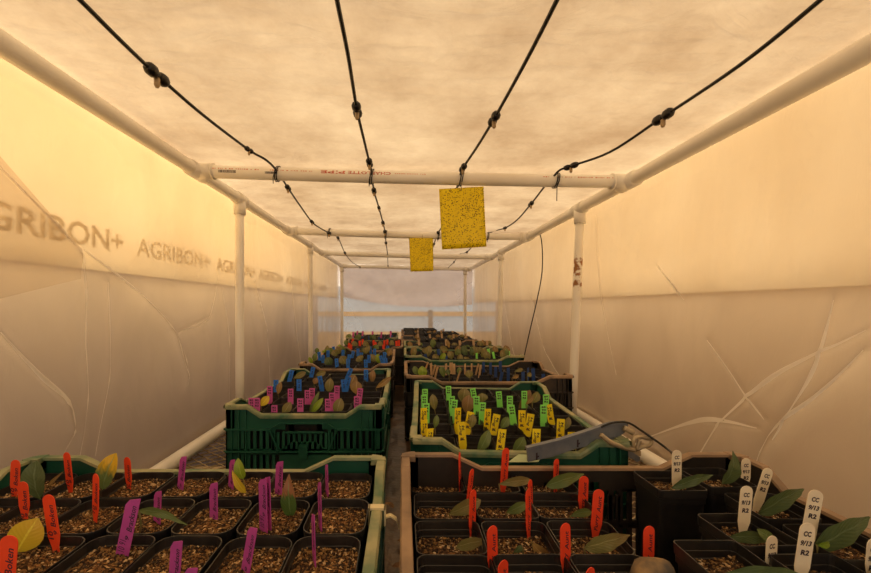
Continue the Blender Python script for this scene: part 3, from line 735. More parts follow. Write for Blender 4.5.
# second left crate
for b, t, w, k in (((278, 394), (281, 382), 6, 'tan'), ((261, 406), (269, 396), 8, 'yellow'), ((283, 415), (291, 402), 9, 'olive'), ((294, 378), (306, 372), 6, 'olive'), ((328.7, 393), (330.5, 378), 9, 'olive'),
                   ((350, 386), (355, 375), 10, 'tan'), ((356, 394), (357, 381), 12, 'tan'), ((372, 383), (373, 370), 6.5, 'brown'), ((376, 388), (391, 377), 6, 'tan'), ((309, 415), (319, 392), 5, 'green'),
                   ((311, 414), (323, 398), 6, 'lime'), ((336, 415), (341, 398), 11, 'olive'), ((316, 375), (326, 372), 6, 'olive'), ((314, 384), (317, 378), 6, 'brown'), ((285, 414), (290, 408), 3, 'tan')):
    leaf('L2', b, t, w, k)
# second right crate
for b, t, w, k in (((434.7, 410), (432.4, 394), 8, 'olive'), ((434.7, 428), (437, 415), 6, 'green'), ((462, 402), (465, 388), 13, 'olive'), ((466, 413), (469, 395), 13, 'brown'), ((482, 402), (482, 393), 11, 'olive'),
                   ((477.7, 453), (489, 430), 11, 'green'), ((518.4, 410), (530, 390), 9, 'brown'), ((532, 403), (538, 392), 9, 'olive'), ((501, 428), (508, 417), 9, 'green'), ((513, 453), (524, 437), 12, 'green'),
                   ((564, 430), (569, 417), 7, 'olive'), ((471, 428), (473, 414), 8, 'olive'), ((526, 404), (533, 396), 5, 'tan')):
    leaf('R2', b, t, w, k)
R = random.Random(5)
for b, t, w, k in (((313, 364), (309, 357), 4, 'lime'), ((314, 362), (316, 353), 5, 'green'), ((331, 366), (327, 357), 9, 'dark'), ((346, 364), (341, 356), 9, 'olive'), ((362, 361), (358, 356), 9, 'olive'), ((375, 362), (371, 354), 7, 'olive'), ((380, 364), (377, 354), 6, 'lime'), ((337, 356), (333, 350), 7, 'olive'), ((325, 352), (324, 350), 6, 'lime'), ((388, 356), (391, 349), 6, 'tan')):
    leaf('L3', b, t, w, k)
for i in range(10): u = R.uniform(316, 392); leaf('L3', (u, 354), (u + R.uniform(-5, 5), R.uniform(345, 348)), R.uniform(4, 7), R.choice(['olive', 'green', 'dark']))
for b, t, w, k in (((343, 350), (338, 345), 5, 'lime'), ((357, 349), (353, 341), 6, 'olive'), ((368, 348), (364, 341), 6, 'olive'), ((381, 351), (380, 341), 5, 'olive'), ((393, 349), (391, 340), 5, 'olive'), ((348, 346), (345, 340), 5, 'green'), ((374, 350), (378, 345), 6, 'green')):
    leaf('L4', b, t, w, k)
for i in range(9): u = R.uniform(345, 388); leaf('L5', (u, 341), (u + R.uniform(-3, 3), R.uniform(334, 337)), R.uniform(4, 7), R.choice(['olive', 'green', 'dark']), Y=R.uniform(3.25, 3.65))
for b, t, w, k in (((423, 379), (422, 366), 9, 'lime'), ((417, 375), (414, 366), 6, 'green'), ((444, 377), (441, 366), 6, 'green'), ((449, 375), (447, 369), 5, 'dark'), ((470, 378), (468, 370), 8, 'olive'), ((515, 371), (523, 369), 4, 'olive'), ((527, 376), (531, 373), 5, 'olive'), ((512, 378), (519, 375), 4, 'tan'), ((458, 374), (460, 367), 5, 'green')):
    leaf('R3', b, t, w, k)
for b, t, w, k in (((438, 363), (434, 354), 7, 'olive'), ((440, 361), (445, 353), 6, 'lime'), ((452, 359), (449, 351), 7, 'olive'), ((458, 363), (461, 354), 6, 'olive'), ((470, 363), (464, 357), 6, 'olive'), ((488, 362), (486, 351), 7, 'olive'), ((496, 359), (494, 346), 6, 'tan'), ((503, 360), (502, 351), 6, 'olive'), ((478, 356), (476, 347), 6, 'olive'), ((466, 355), (462, 346), 7, 'dark'), ((420, 357), (419, 355), 5, 'lime'), ((430, 352), (422, 349), 6, 'olive'), ((448, 350), (440, 347), 5, 'olive')):
    leaf('R4', b, t, w, k)
for i in range(22): u = R.uniform(410, 508); leaf('R4', (u, 358), (u + R.uniform(-4, 4), R.uniform(345, 350)), R.uniform(4, 7), R.choice(['olive', 'green', 'dark', 'olive', 'tan']), Y=R.uniform(2.06, 2.38))
for i in range(20): u = R.uniform(408, 494); leaf('R5', (u, 348), (u + R.uniform(-3, 3), R.uniform(339, 345)), R.uniform(3.5, 6), R.choice(['olive', 'green', 'tan']), Y=R.uniform(2.55, 2.86))
for i in range(14): u = R.uniform(410, 475); leaf('R6', (u, 341), (u + R.uniform(-3, 3), R.uniform(334, 338)), R.uniform(3, 5), R.choice(['olive', 'tan', 'tan']), Y=R.uniform(3.05, 3.3))
for i in range(8): u = R.uniform(412, 460); leaf('R7', (u, 336), (u + R.uniform(-2, 2), R.uniform(330, 333)), R.uniform(2.5, 4), R.choice(['olive', 'tan']), Y=R.uniform(3.5, 3.8))

# describe every pot by what grows in it and by where it stands
CN = {'L1': 'front left', 'R1': 'front right', 'L2': 'second left', 'R2': 'second right', 'L3': 'third left', 'L4': 'fourth left', 'L5': 'fifth left',
      'R3': 'third right', 'R4': 'fourth right', 'R5': 'fifth right', 'R6': 'sixth right', 'R7': 'seventh right', 'R8': 'eighth right'}
KN = {'dark': 'dark green', 'green': 'green', 'olive': 'olive', 'yellow': 'yellow', 'yellowtip': 'yellow-tipped', 'brown': 'brown', 'tan': 'tan', 'browntip': 'brown-tipped', 'lime': 'lime', 'dead': 'dry'}
for cid, c in CR.items():
    for p in c['pots']:
        q = (KN[p['leaf'][0]] + ' leaf' if p['leaf'] else 'bare soil')
        if 'desc' in p: lab = 'tall black pot, %s, %s' % (q, p['desc'])
        else:
            rr = 'back row' if p['row'] == 1 else ORD[p['row'] - 1] + ' row from back'
            lab = 'black pot, %s, %s, %s from left, %s crate' % (q, rr, ORD[p['col'] - 1], CN[cid])
        p['t']['label'] = lab; p['t']['group'] = 'black pots in the %s crate' % CN[cid]
        if p['leaf']: p['t'].name = 'potted_cutting'

# ------------------------------------------------------------------ plant labels
TM = {}
def tag_mesh(color, h, below, w, shape, txt):
    key = (color, round(h, 3), round(below, 3), round(w, 4), shape, txt)
    if key in TM: return TM[key]
    h = round(h, 3); mb = MB(); t = .0004; x = w / 2
    if shape == 'round':
        P = [(-x * .55, -below), (x * .45, -below), (x * .5, .006), (x, .02 if h > .045 else .01)] + [(x * math.cos(a), h - x * .9 + x * .9 * math.sin(a)) for a in lerps(0, PI, 8)] + [(-x, .02 if h > .045 else .01), (-x * .6, .006)]
    elif shape == 'slant': P = [(-x, -below), (x * .9, -below), (x, h - .0), (x * .8, h), (-x * .55, h - .004), (-x, h - .010)]
    else: P = [(-x * .35, -below), (x * .35, -below), (x * .55, h * .12), (x, h * .3), (x, h), (-x, h), (-x, h * .3), (-x * .55, h * .12)] if shape == 'print' else [(-x, -below), (x, -below), (x, h), (-x, h)]
    mb.prism(P, -t, t)
    front = lambda cx, cz: (lambda a, b: (cx + a, -t - .0003, cz + b))
    for (s, cx, cz, wd, ht, rot, bold, sh) in txt:
        add_text(mb, s, front(cx * w, h * cz if cz > 0 else h + cz), wd * w if rot == 0 else wd, ht if rot == 0 else ht * w, rot, bold, sh, 1)
    TM[key] = mb.mesh('plant_label', [M['tag_' + color], M['ink']]); return TM[key]
Q = PI / 2
T_ORANGE = (('Boken', .12, -.025, .026, .42, Q, .012, .3), ('10', -.2, -.047, .010, .4, Q, .01, .2), ('9', .2, -.044, .005, .3, Q, .01, .2))
T_PURPLE = (('Brackson', .15, -.024, .030, .42, Q, .012, .3), ('9', .1, -.046, .005, .3, Q, .01, .2), ('10 91', -.15, -.056, .014, .5, Q, .0, .2))
T_RORANGE = (('Aunt', .1, -.020, .022, .36, Q, .012, .3), ('Furry', .0, -.044, .022, .42, Q, .012, .3))
T_WHITE = (('CC', .0, -.011, .5, .0055, 0, .045, .1), ('9/13', .0, -.0205, .72, .0055, 0, .045, .2), ('R2', .0, -.030, .55, .0055, 0, .045, .1))
T_YELLOW = (('Burr', -.2, -.016, .022, .34, Q, .02, .3), ('94', .2, -.012, .010, .34, Q, .02, .2), ('BL', .0, -.034, .55, .0055, 0, .05, .1))
T_GREEN = (('B9', .0, -.006, .6, .0045, 0, .04, 0), ('94', .0, -.0125, .6, .0045, 0, .04, 0), ('B2', .0, -.019, .6, .0045, 0, .04, 0))
T_PINK = (('B2', .0, -.006, .6, .005, 0, .04, 0), ('94', .0, -.013, .6, .005, 0, .04, 0), ('R2', .0, -.020, .6, .005, 0, .04, 0))
T_BLUE = (('Sun 91', .0, -.016, .026, .34, Q, .02, .2),)
TAGS = []
def ptag(cid, color, top, bot, wpx, txt, shape='round', Y=None, w0=.0158, label=None, off=0., fy=None):
    (ut, vt), (ub, vb) = top, bot
    c = CR[cid]
    if Y is None: Y = .235 * F / (vt - V0)
    Y = max(c['c'][1] - c['D'] / 2 + .02, min(c['c'][1] + c['D'] / 2 - .02, Y))
    X0 = (ub - U0) / F * Y; p = nearest(cid, X0, Y); so = p['soil']
    v_s = V0 - so / Y * F
    us = ut + (ub - ut) * (v_s - vt) / max(1., (vb - vt)) if vb > vt else ut
    us = max(min(us, max(ut, ub) + 6), min(ut, ub) - 6)
    Bp, Tp = at(us, v_s, Y), at(ut, vt, Y); d = Tp - Bp; h = d.length
    wm = wpx / F * Y; sk = abs(ut - U0) / F
    yaw = max(.1, math.acos(max(.03, min(1., wm / w0)) / math.sqrt(1 + sk * sk)) - math.atan(sk)) if wm < w0 * .93 else (rnd() - .5) * .2
    if fy is not None: yaw = fy
    me = tag_mesh(color, h, .012, w0, shape, txt)
    o = link('plant_label', me)
    o.matrix_world = Matrix.Translation(Bp) @ Matrix.Rotation(math.atan2(d.x, d.z), 4, 'Y') @ Matrix.Rotation(yaw * (1 if (ut > U0) else -1), 4, 'Z')
    o['category'] = 'plant label'; 
    TAGS.append(dict(o=o, cid=cid, color=color, u=ut, v=vt, Y=Y, label=label))
def Yb(v, Z): return -Z * F / (v - V0)
for top, bot, w, lab in (((15.7, 459.7), (14.5, 498), 9.5, 'orange plant label with handwriting, leftmost in the back row, front left crate'),
        ((22.5, 482), (25.5, 521), 11, 'orange plant label behind the flat yellow leaf, front left crate'),
        ((47.7, 494.5), (57, 554), 12, 'orange plant label tapering to a narrow foot, right of the yellow leaf'),
        ((9.7, 535), (4, 606), 15.5, 'orange plant label at bottom left in front of the yellow leaf'),
        ((66.4, 452.5), (71, 494), 7, 'slim orange plant label right of the upright dark leaf, front left crate'),
        ((96, 474), (95.4, 524), 6, 'slim orange plant label below the yellow-tipped leaf, front left crate'),
        ((127, 457), (129.4, 491), 6.5, 'orange plant label right of the yellow-tipped leaf, back row')):
    ptag('L1', 'orange', top, bot, w, T_ORANGE, 'round', Yb(bot[1], -.285), label=lab)
for top, bot, w, lab in (((134, 497.7), (122, 557), 14, 'widest purple plant label, leaning right, left end of the purple labels'),
        ((183.6, 455), (180, 491), 6, 'purple plant label at the back rim below the base pipe'),
        ((158, 490), (157, 526), 7, 'purple plant label crossed by the slender arching leaf'),
        ((213.5, 481), (214, 521), 8, 'purple plant label right of the arching leaf tip, second row'),
        ((177, 539), (174, 585), 11, 'purple plant label in the third row, left of centre, front left crate'),
        ((191.5, 566), (188, 604), 12, 'purple plant label only its tip showing at the bottom, front left crate'),
        ((232.5, 458), (230.7, 491), 5, 'purple plant label behind the lime leaf at the back rim'),
        ((279.7, 460), (278.4, 496), 7, 'purple plant label in the back row above the brown-tipped leaf'),
        ((262.5, 477), (264, 533), 8, 'tall purple plant label left of the brown-tipped leaf'),
        ((253.3, 525.6), (244.7, 576), 8, 'purple plant label leaning right at bottom centre, front left crate'),
        ((326.4, 463), (327.3, 497), 2.5, 'purple plant label seen edge-on in the back right pot'),
        ((319.3, 480), (320.4, 531.5), 3, 'purple plant label seen edge-on in the second row at right'),
        ((312.9, 512.6), (314.4, 566), 3, 'purple plant label seen edge-on in the third row at right')):
    ptag('L1', 'purple', top, bot, w, T_PURPLE, 'slant', Yb(bot[1], -.285), label=lab)
ptag('L1', 'purple', (267, 475.5), (268.5, 531), 6, T_PURPLE, 'slant', .508, label='purple plant label standing close behind the tall purple label')
for top, bot, w, Y, lab in (((459.5, 452), (460, 486), 1.8, .665, 'dark red plant label seen edge-on at the back left corner'),
        ((506, 447.7), (504, 479), 7, .65, 'orange-red plant label rising above the back rim, front right crate'),
        ((556.5, 459), (556, 475), 5, .66, 'orange-red plant label showing only its top behind the pale slip'),
        ((472, 469), (469, 497), 4.5, .60, 'slim orange-red plant label behind the broad olive leaf'),
        ((473, 490), (472, 535), 6.5, .535, 'orange-red plant label in front of the broad olive leaf'),
        ((530, 480), (530.5, 500), 4, .585, 'orange-red plant label half hidden behind a slim one, third column'),
        ((528, 489), (529, 538), 5, .53, 'slim orange-red plant label in the middle of front right crate'),
        ((584, 476), (582.5, 511), 9.5, .595, 'orange-red plant label right of the back olive leaves'),
        ((599, 489), (595.5, 536), 11, .53, 'orange-red plant label leaning above the largest olive leaf'),
        ((492, 526), (493, 575), 10, .455, 'wide orange-red plant label at bottom, right of an olive leaf'),
        ((503, 560.7), (503, 590), 10, .42, 'orange-red plant label tip cut by the bottom edge, left one'),
        ((565, 523), (566, 575), 10, .455, 'wide orange-red plant label at bottom, left of the largest olive leaf'),
        ((590, 568), (590, 590), 9, .41, 'orange-red plant label tip cut by the bottom edge, below the largest leaf'),
        ((649, 526), (648.5, 565), 11, .465, 'orange-red plant label standing behind the stone')):
    ptag('R1', 'red', top, bot, w, T_RORANGE, 'round', Y, label=lab)
for top, bot, w, Y, lab in (((676.7, 449.7), (676.7, 482), 9.5, .60, 'cream plant label in the far corner pot beside the lattice wall'),
        ((746, 458), (745.6, 483), 9.5, .615, 'cream plant label at the back right corner, right of the upright leaf'),
        ((769, 468), (759, 500), 12, .545, 'cream plant label leaning right behind the arching dark leaf'),
        ((747, 486), (743.5, 526), 12, .49, 'cream plant label in front of the leaning cream one, mid crate'),
        ((816.6, 490), (809.7, 528), 14.5, .455, 'cream plant label leaning right at the rim, left of the biggest leaf'),
        ((808.5, 523), (801, 574), 15, .405, 'largest cream plant label, nearest at bottom right'),
        ((772, 536), (771, 562), 11, .425, 'cream plant label half hidden by the bottom dark leaf'),
        ((873.5, 538), (871, 570), 12, .41, 'cream plant label cut by the right edge of the photo')):
    ptag('R1', 'white', top, bot, w, T_WHITE, 'round', Y, label=lab)
def many(cid, color, txt, rows, w=None, shape='print', Y=None):
    for r in rows:
        (ut, vt, ub, vb) = r[:4]; ptag(cid, color, (ut, vt), (ub, vb), r[4] if len(r) > 4 else (w or 6.3), txt, shape, Y)
many('L2', 'pink', T_PINK, ((251.5, 398, 251.5, 407.6), (257, 398, 257, 405), (269.8, 386, 269.8, 396.6), (274.3, 405, 274.3, 415.5), (290.6, 388.7, 290.6, 402.7), (300.3, 398.5, 300.3, 415.5),
    (307.5, 390, 307.5, 405.8), (312, 388, 312, 397), (328, 399, 328, 415), (332, 392.6, 332, 401), (337, 385.8, 337, 397.7), (357, 396.3, 357, 407.5), (360.4, 388.2, 359.4, 397.7)))
many('L2', 'blue', T_BLUE, ((276, 380, 276, 388), (292, 370.4, 287.8, 387), (299, 379.3, 299, 393), (313.4, 367, 309.8, 382), (319.5, 376, 322.6, 392.8), (351.3, 368.4, 345, 383), (343.3, 379.4, 344.5, 393), (366, 369.6, 366, 387.7), (349, 377, 346, 390)))
many('R2', 'green', T_GREEN, ((425, 389, 425, 398), (424.3, 395, 424.3, 405), (426.3, 402.9, 426.3, 412), (448.4, 386, 448.8, 396), (451.7, 396, 452, 408), (454.7, 399.5, 453, 416.5), (472.5, 388.3, 474, 396),
    (476.5, 396, 476.5, 409), (482.8, 402.4, 482, 416.5), (498.6, 391.3, 499.6, 402.4), (509.8, 396, 509.8, 405), (511, 405, 513, 418.8), (524.3, 391, 524.3, 395), (546, 394.3, 546, 404.7), (543.6, 404.7, 543.6, 418.8)))
many('R2', 'yellow', T_YELLOW, ((423.8, 408, 423.8, 425), (424.3, 420, 424.3, 441.7), (430.5, 428.4, 429, 442.5), (458, 408, 457.5, 424.7), (471, 412, 466, 437, 8), (461, 422, 463.5, 452, 8.5), (488, 409, 487, 425.4),
    (497, 414.3, 492.4, 437.3, 7.5), (502.5, 429, 499.8, 451.4, 8), (522, 410.3, 522, 427.7, 7.5), (531, 413.9, 526.5, 438.8, 8), (536.6, 429, 536, 444.7, 8), (548.5, 404.7, 552.5, 428.4, 7.5), (561, 419, 560, 438.8, 7.5), (571.8, 432.4, 571.8, 450, 8)))
many('L3', 'blue', T_BLUE, ((319, 352, 320, 364, 5), (323, 355, 323, 364, 4), (328, 350.4, 328, 356, 5), (333.3, 346.6, 334, 355, 3), (336.5, 358.5, 337, 368.8, 5), (343, 350, 343, 356, 5), (349.4, 354.4, 348, 366, 6), (348, 359, 348, 369, 5),
    (353.4, 351, 352, 358, 5), (358, 348.5, 358, 356, 5), (361.4, 352.7, 361, 358, 4), (365.7, 359.6, 366, 369.4, 4), (369, 355, 369, 361, 4), (370, 346.4, 371, 354, 3), (374.6, 348.7, 374.6, 355, 4), (380.4, 355.6, 382, 361, 6),
    (384.4, 352, 385, 364, 5), (387.8, 345.8, 387, 363, 5), (385.5, 358, 386, 365, 5)))
many('L4', 'red', (), ((349.4, 343, 348.4, 351.5, 5), (352.8, 338.6, 352, 349, 4), (351, 344.5, 351, 350, 4), (359.7, 340.7, 360, 349, 4), (362.6, 339.2, 363, 347, 4), (373.5, 340.2, 374, 348, 4), (375.2, 342, 376, 348, 4),
    (384.4, 340.2, 384.4, 348, 4), (387.3, 339.5, 387.3, 345, 4), (383.6, 345, 383.6, 351, 3.5), (396.4, 341, 396.8, 351, 4.5), (398.9, 340.2, 399, 349, 4)))
many('L5', 'pink', (), ((353.4, 332, 353, 338, 2.2), (357.4, 331, 357, 338, 1.5), (363, 331, 362, 338, 2.2), (372.6, 331.2, 372.6, 338, 2.2), (381.5, 332, 381, 338, 2.2), (390.7, 331, 391, 339, 2.8)), Y=3.4)
many('L5', 'darkblue', (), ((350.5, 335, 351, 340, 4), (362, 336, 362, 341, 3), (369, 336, 369, 341, 3), (379, 336.5, 379, 342, 4), (392, 335, 392, 341, 3.5)), Y=3.3)
many('R3', 'pale', (), ((428, 362, 426, 368, 1.6), (431, 363, 431.5, 378, 2), (435.3, 364.7, 432.5, 376, 1.8), (437.6, 367, 434, 381.8, 2), (446, 363.6, 446, 371.5, 2), (451.2, 362.5, 451, 375, 3.5), (453.7, 363.6, 454, 374, 3),
    (460.3, 370.4, 455.7, 385, 1.6), (465, 363.6, 465, 371, 1.6), (471.6, 363.6, 471.6, 371, 1.6), (478.4, 363.6, 475, 377.8, 1.8), (480.7, 364.7, 478.4, 382.9, 2)), shape='plain')
many('R3', 'darkblue', (), ((483.6, 362, 483.6, 368, 2.6), (490.5, 362.6, 490.5, 371.7, 2.6), (495.7, 366.6, 495.7, 376, 3), (500.3, 361, 500.3, 367.7, 3), (502.2, 371.7, 500, 382.6, 3), (508.3, 367.7, 508.3, 371.7, 3), (523, 371.7, 523, 381.5, 3.2),
    (528, 367.7, 528, 372, 2), (533, 368.3, 533.5, 379, 3.5), (543.3, 374, 543.3, 379.8, 3.5)), shape='plain')
many('R4', 'green', (), ((471, 347.2, 471.5, 358.5, 1.8), (476.5, 353, 477, 361, 2), (488.2, 348.8, 489, 355, 3), (493, 352, 495, 362, 2.2), (476.7, 353.4, 476.7, 361, 2), (509.5, 351, 509.5, 357, .8)), shape='plain')
many('R4', 'darkblue', (), ((425, 354, 427, 362, 3), (438, 349, 439, 355, 5), (446.5, 356, 446.5, 362, 2)), shape='plain')
pl = []
for k, cid in enumerate(('R5', 'R6', 'R7', 'R8')):
    y = CR[cid]['c'][1]
    for i in range(6 - k):
        v = (339.5, 333.5, 330, 328.6)[k] + (i % 2) * .8; u = 412 + (86 - 12 * k) * (i + .5) / (6 - k) * (.95, .80, .75, .75)[k]
        pl.append((cid, u, v))
for cid, u, v in pl: many(cid, 'pale', (), ((u, v, u + .5, v + 6, 2.6),), shape='plain', Y=CR[cid]['c'][1] - .05)
CW = {'orange': 'orange', 'red': 'orange-red', 'purple': 'purple', 'pink': 'pink', 'blue': 'blue', 'green': 'light green', 'yellow': 'yellow', 'white': 'cream', 'pale': 'pale', 'darkblue': 'dark blue'}
byk = {}
for t in TAGS: byk.setdefault((t['cid'], t['color']), []).append(t)
for (cid, color), L in byk.items():
    L.sort(key=lambda t: t['u'])
    for i, t in enumerate(L):
        kind = 'plant stake' if color == 'pale' else 'plant label'
        t['o']['label'] = t['label'] or '%s %s in the %s crate, %s from the left' % (CW[color], kind, CN[cid], ORD[i])
        t['o']['category'] = kind
        if kind == 'plant stake': t['o'].name = 'plant_stake'
        t['o']['group'] = '%s %ss in the %s crate' % (CW[color], kind, CN[cid])

# ------------------------------------------------------------------ mist lines under the roof
def emitter(root, P, d, s):
    d = d.normalized(); q = d.to_track_quat('X', 'Z').to_matrix().to_4x4(); X = Matrix.Translation(P) @ q
    e = MB(); e.X = X
    for c in (-.011, .011):
        prof = [(-.009, .003), (-.007, .0062), (-.003, .0078), (.003, .0078), (.007, .0062), (.009, .003)]
        e.rings([[((c + a) * s, r * s * math.cos(t), r * s * math.sin(t)) for t in lerps(0, 2 * PI, 10)[:-1]] for a, r in prof], close0=True, close1=True)
    e.tube([Vector((-.012, 0, 0)) * s, Vector((.012, 0, 0)) * s], .0045 * s, 8)
    o = e.build('emitter', M['hose'], root, True)
    nz_ = MB(); nz_.tube([P + Vector((0, 0, -.004)) * s, P + Vector((0, 0, -.013)) * s, P + Vector((0, 0, -.016)) * s], [.0036 * s, .0036 * s, .002 * s], 8)
    nz_.build('nozzle', M['nozzle'], o, True)
def mist_line(label, pts):
    root = thing('mist_line', label, 'irrigation line', (0, 0, 0), 0, 'black mist lines tied under the roof')
    P = []
    for (u, v, X, kind) in pts:
        # the line hangs at a steady distance X from the middle; its depth follows
        Y = F * X / (u - U0) if abs(X) > .3 else X2Y(v)
        P.append(at(u, v, Y))
    C = catmull(P); mb = MB(); mb.tube(C, .0036, 8); mb.build('hose', M['hose'], root, True)
    for i, (q, (u, v, X, kind)) in enumerate(zip(P, pts)):
        d = C[min(i * 6 + 1, len(C) - 1)] - C[max(i * 6 - 1, 0)]
        if kind: emitter(root, q, d, kind * (1.35 if v > 160 else 1.))
def X2Y(v): return min(4.4, .435 * F / (V0 - v))
mist_line('black mist line nearest the left wall, reaching the roof top edge at far left', [(40, -38, -.455, 0), (80, 0, -.455, 0), (120, 40, -.460, 0), (157, 75, -.466, 1.5), (203, 115, -.455, 0), (249, 150, -.443, .95), (266, 160, -.42, 0), (277, 171, -.417, 0),
    (288, 188, -.432, .9), (301, 207, -.46, 0), (312, 222, -.468, .85), (320, 228, -.455, 0), (329, 233, -.435, 1.), (338, 238, -.45, .9), (345, 253, -.46, .9), (352, 262, -.47, 0), (360, 267, -.46, .8)])
mist_line('black mist line second from the left under the roof', [(331, -38, 0, 0), (337, 0, 0, 0), (348, 55, 0, 0), (357, 110, 0, 1.35), (364, 140, 0, 0), (369.5, 163, 0, .95), (371.5, 172, 0, 0), (374, 191, 0, .9), (379, 208, 0, .7), (383, 223, 0, .9), (385, 232, 0, 1.), (386, 243, 0, .9), (387.5, 254, 0, 0), (388, 266, 0, .8)])
mist_line('black mist line second from the right, carrying the larger yellow trap', [(574, -38, 0, 0), (557, 0, 0, 0), (525, 63, 0, 0), (494, 119, 0, 1.35), (477, 147, 0, 0), (463, 168, 0, .95), (460, 176, 0, 0), (452, 205, 0, 0), (444, 224, 0, 0), (438, 233, 0, 1.), (434, 244, 0, .8), (428, 262, 0, 0)])
mist_line('black mist line nearest the right wall, looping over the crossbars', [(862, -38, .60, 0), (818, 2, .60, 0), (740, 65, .60, 0), (663, 117, .605, 1.5), (610, 152, .58, 0), (571, 166, .535, 1.0), (560, 170, .51, 0), (554, 176, .50, 0), (545, 186, .51, 0), (531, 204, .53, .9), (517, 220, .56, 0),
    (505, 228, .57, .8), (494, 231, .55, 0), (486, 235, .51, 1.), (478, 240, .50, 0), (467, 252, .53, .8), (460, 254, .50, 0), (454, 262, .52, .8), (448, 268, .50, 0)])
# ties that hold the lines to the crossbars
TIES = ((277, 1.34, 1, 'left part of the first crossbar'), (371, 1.34, 1, 'first crossbar, second from the left'), (460, 1.34, 0, 'first crossbar above the larger yellow trap'), (555, 1.34, 1, 'right part of the first crossbar, long tail hanging'),
        (329, 2.4, 1, 'left part of the second crossbar'), (385.5, 2.4, 0, 'middle of the second crossbar'), (438, 2.4, 1, 'second crossbar between the yellow traps'), (487, 2.4, 1, 'right part of the second crossbar'))
for (u, Y, tail, where) in TIES:
    X = (u - U0) / F * Y; t = (X - XL) / (XR - XL); zc = rail_z(X) - (.004 if Y < 2 else .008) * math.sin(PI * t); mb = MB()
    ring = [W(X + .004 * math.sin(a), Y + .0245 * math.cos(a), zc + .0245 * math.sin(a)) for a in lerps(0, 2 * PI, 20)]
    mb.tube(ring, .0018, 6); mb.tube([p + Vector((.006, 0, 0)) for p in ring], .0018, 6)
    if tail: mb.tube([W(X, Y - .0255, zc), W(X - .004, Y - .028, zc - .02), W(X - .004, Y - .026, zc - (.075 if u == 555 else .04))], .0014, 6)
    tag(mb.build('cable_tie', M['tie'], None, True), 'black cable tie on the ' + where if not where.startswith('first') and not where.startswith('second') else 'black cable tie on the ' + where, 'cable tie', 'cable ties on the crossbars')
# hanging cable at right
mb = MB(); mb.tube(catmull([at(u, v, Y) for u, v, Y in ((531, 232, 2.32), (539, 233, 2.24), (542, 246, 2.22), (542, 272, 2.2), (537, 300, 2.2), (530, 330, 2.2), (524, 357, 2.2), (521, 372, 2.16))]), .0030, 8)
tag(mb.build('hanging_cable', M['hose'], None, True), 'thin black cable hanging from the second crossbar down to the right row', 'cable')
mb = MB(); mb.tube(catmull([at(u, v, 1.75) for u, v in ((566, 405), (572, 409), (577, 411), (582, 416))]), .003, 8)
tag(mb.build('cable_end', M['hose'], None, True), 'short black cable end over the base pipe at the foot of the right post', 'cable')

# ------------------------------------------------------------------ sticky traps
def trap(corners, Y, label, hook):
    P = [at(u, v, Y + dy) for (u, v), dy in zip(corners, (0, .004, .006, 0))]
    c = sum(P, Vector()) / 4; t = thing('sticky_trap', label, 'insect trap', c, 0, 'yellow sticky traps hanging from the crossbars')
    mb = MB(); n = 10; vs = []
    for side in (0, .0012):
        for j in range(n + 1):
            for i in range(n + 1):
                a, b = i / n, j / n; p = P[0].lerp(P[1], a).lerp(P[3].lerp(P[2], a), b) - c
                vs.append(p + Vector((0, side + .005 * math.sin(PI * a) * b, 0)))
    N1 = (n + 1) ** 2; fs = []
    for j in range(n):
        for i in range(n):
            a = j * (n + 1) + i; fs += [(a, a + n + 1, a + n + 2, a + 1), (N1 + a, N1 + a + 1, N1 + a + n + 2, N1 + a + n + 1)]
    for i in range(n):
        for a, b in ((i, i + 1), (n * (n + 1) + i + 1, n * (n + 1) + i), ((i + 1) * (n + 1), i * (n + 1)), (i * (n + 1) + n, (i + 1) * (n + 1) + n)): fs.append((a, b, N1 + b, N1 + a))
    mb.add(vs, fs); mb.build('card', M['trap'], t, True)
    top = P[0].lerp(P[1], hook); mb = MB(); zb = CZ + rail_z(top.x)
    mb.tube([top + Vector((0, 0, -.008)) - c, top + Vector((0, -.003, .004)) - c, top + Vector((.003, .004, .02)) - c, Vector((top.x + .002, Y + .02, zb - .022)) - c], .0012, 6)
    mb.build('wire_hook', M['tanmetal'], t, True)
trap(((439, 189), (483.5, 186.5), (486.5, 246.5), (442, 249.5)), 1.305, 'larger nearer yellow sticky trap speckled with insects, hanging from first crossbar', .5)
trap(((409, 238), (433, 238), (433.5, 271), (410.5, 271.5)), 2.37, 'smaller farther yellow sticky trap hanging from second crossbar', .55)

# ------------------------------------------------------------------ clamp arm lying over the green crate
ca = thing('clamp_arm', 'grey metal clamp arm with a black cable lying across the green crate corner', 'clamp arm', at(575, 448, .735), 0)
o0 = Vector(ca.location)
def arm_poly(pts, Y0, dy, name, m, parent=ca):
    mb = MB(); n = len(pts); Ys = [Y0 + (u - 528) * .0006 for u, v in pts]
    vs = [at(u, v, y) - o0 for (u, v), y in zip(pts, Ys)]; vs += [v + Vector((0, dy, 0)) for v in vs]
    mb.add(vs, [tuple(reversed(range(n))), tuple(range(n, 2 * n))] + [(i, (i + 1) % n, (i + 1) % n + n, i + n) for i in range(n)])
    return mb.build(name, m, parent)
body = arm_poly([(528, 462), (527, 449), (560, 441), (612, 424), (624, 422.5), (628, 424), (628, 430), (616, 439), (606, 442), (577, 448.5), (552, 457)], .716, .005, 'arm', M['arm'])
arm_poly([(527, 448), (560, 440), (612, 423), (628, 422), (628, 424.2), (612, 425.4), (560, 442.2), (527, 450.4)], .7125, .011, 'arm_lip', M['arm'], body)
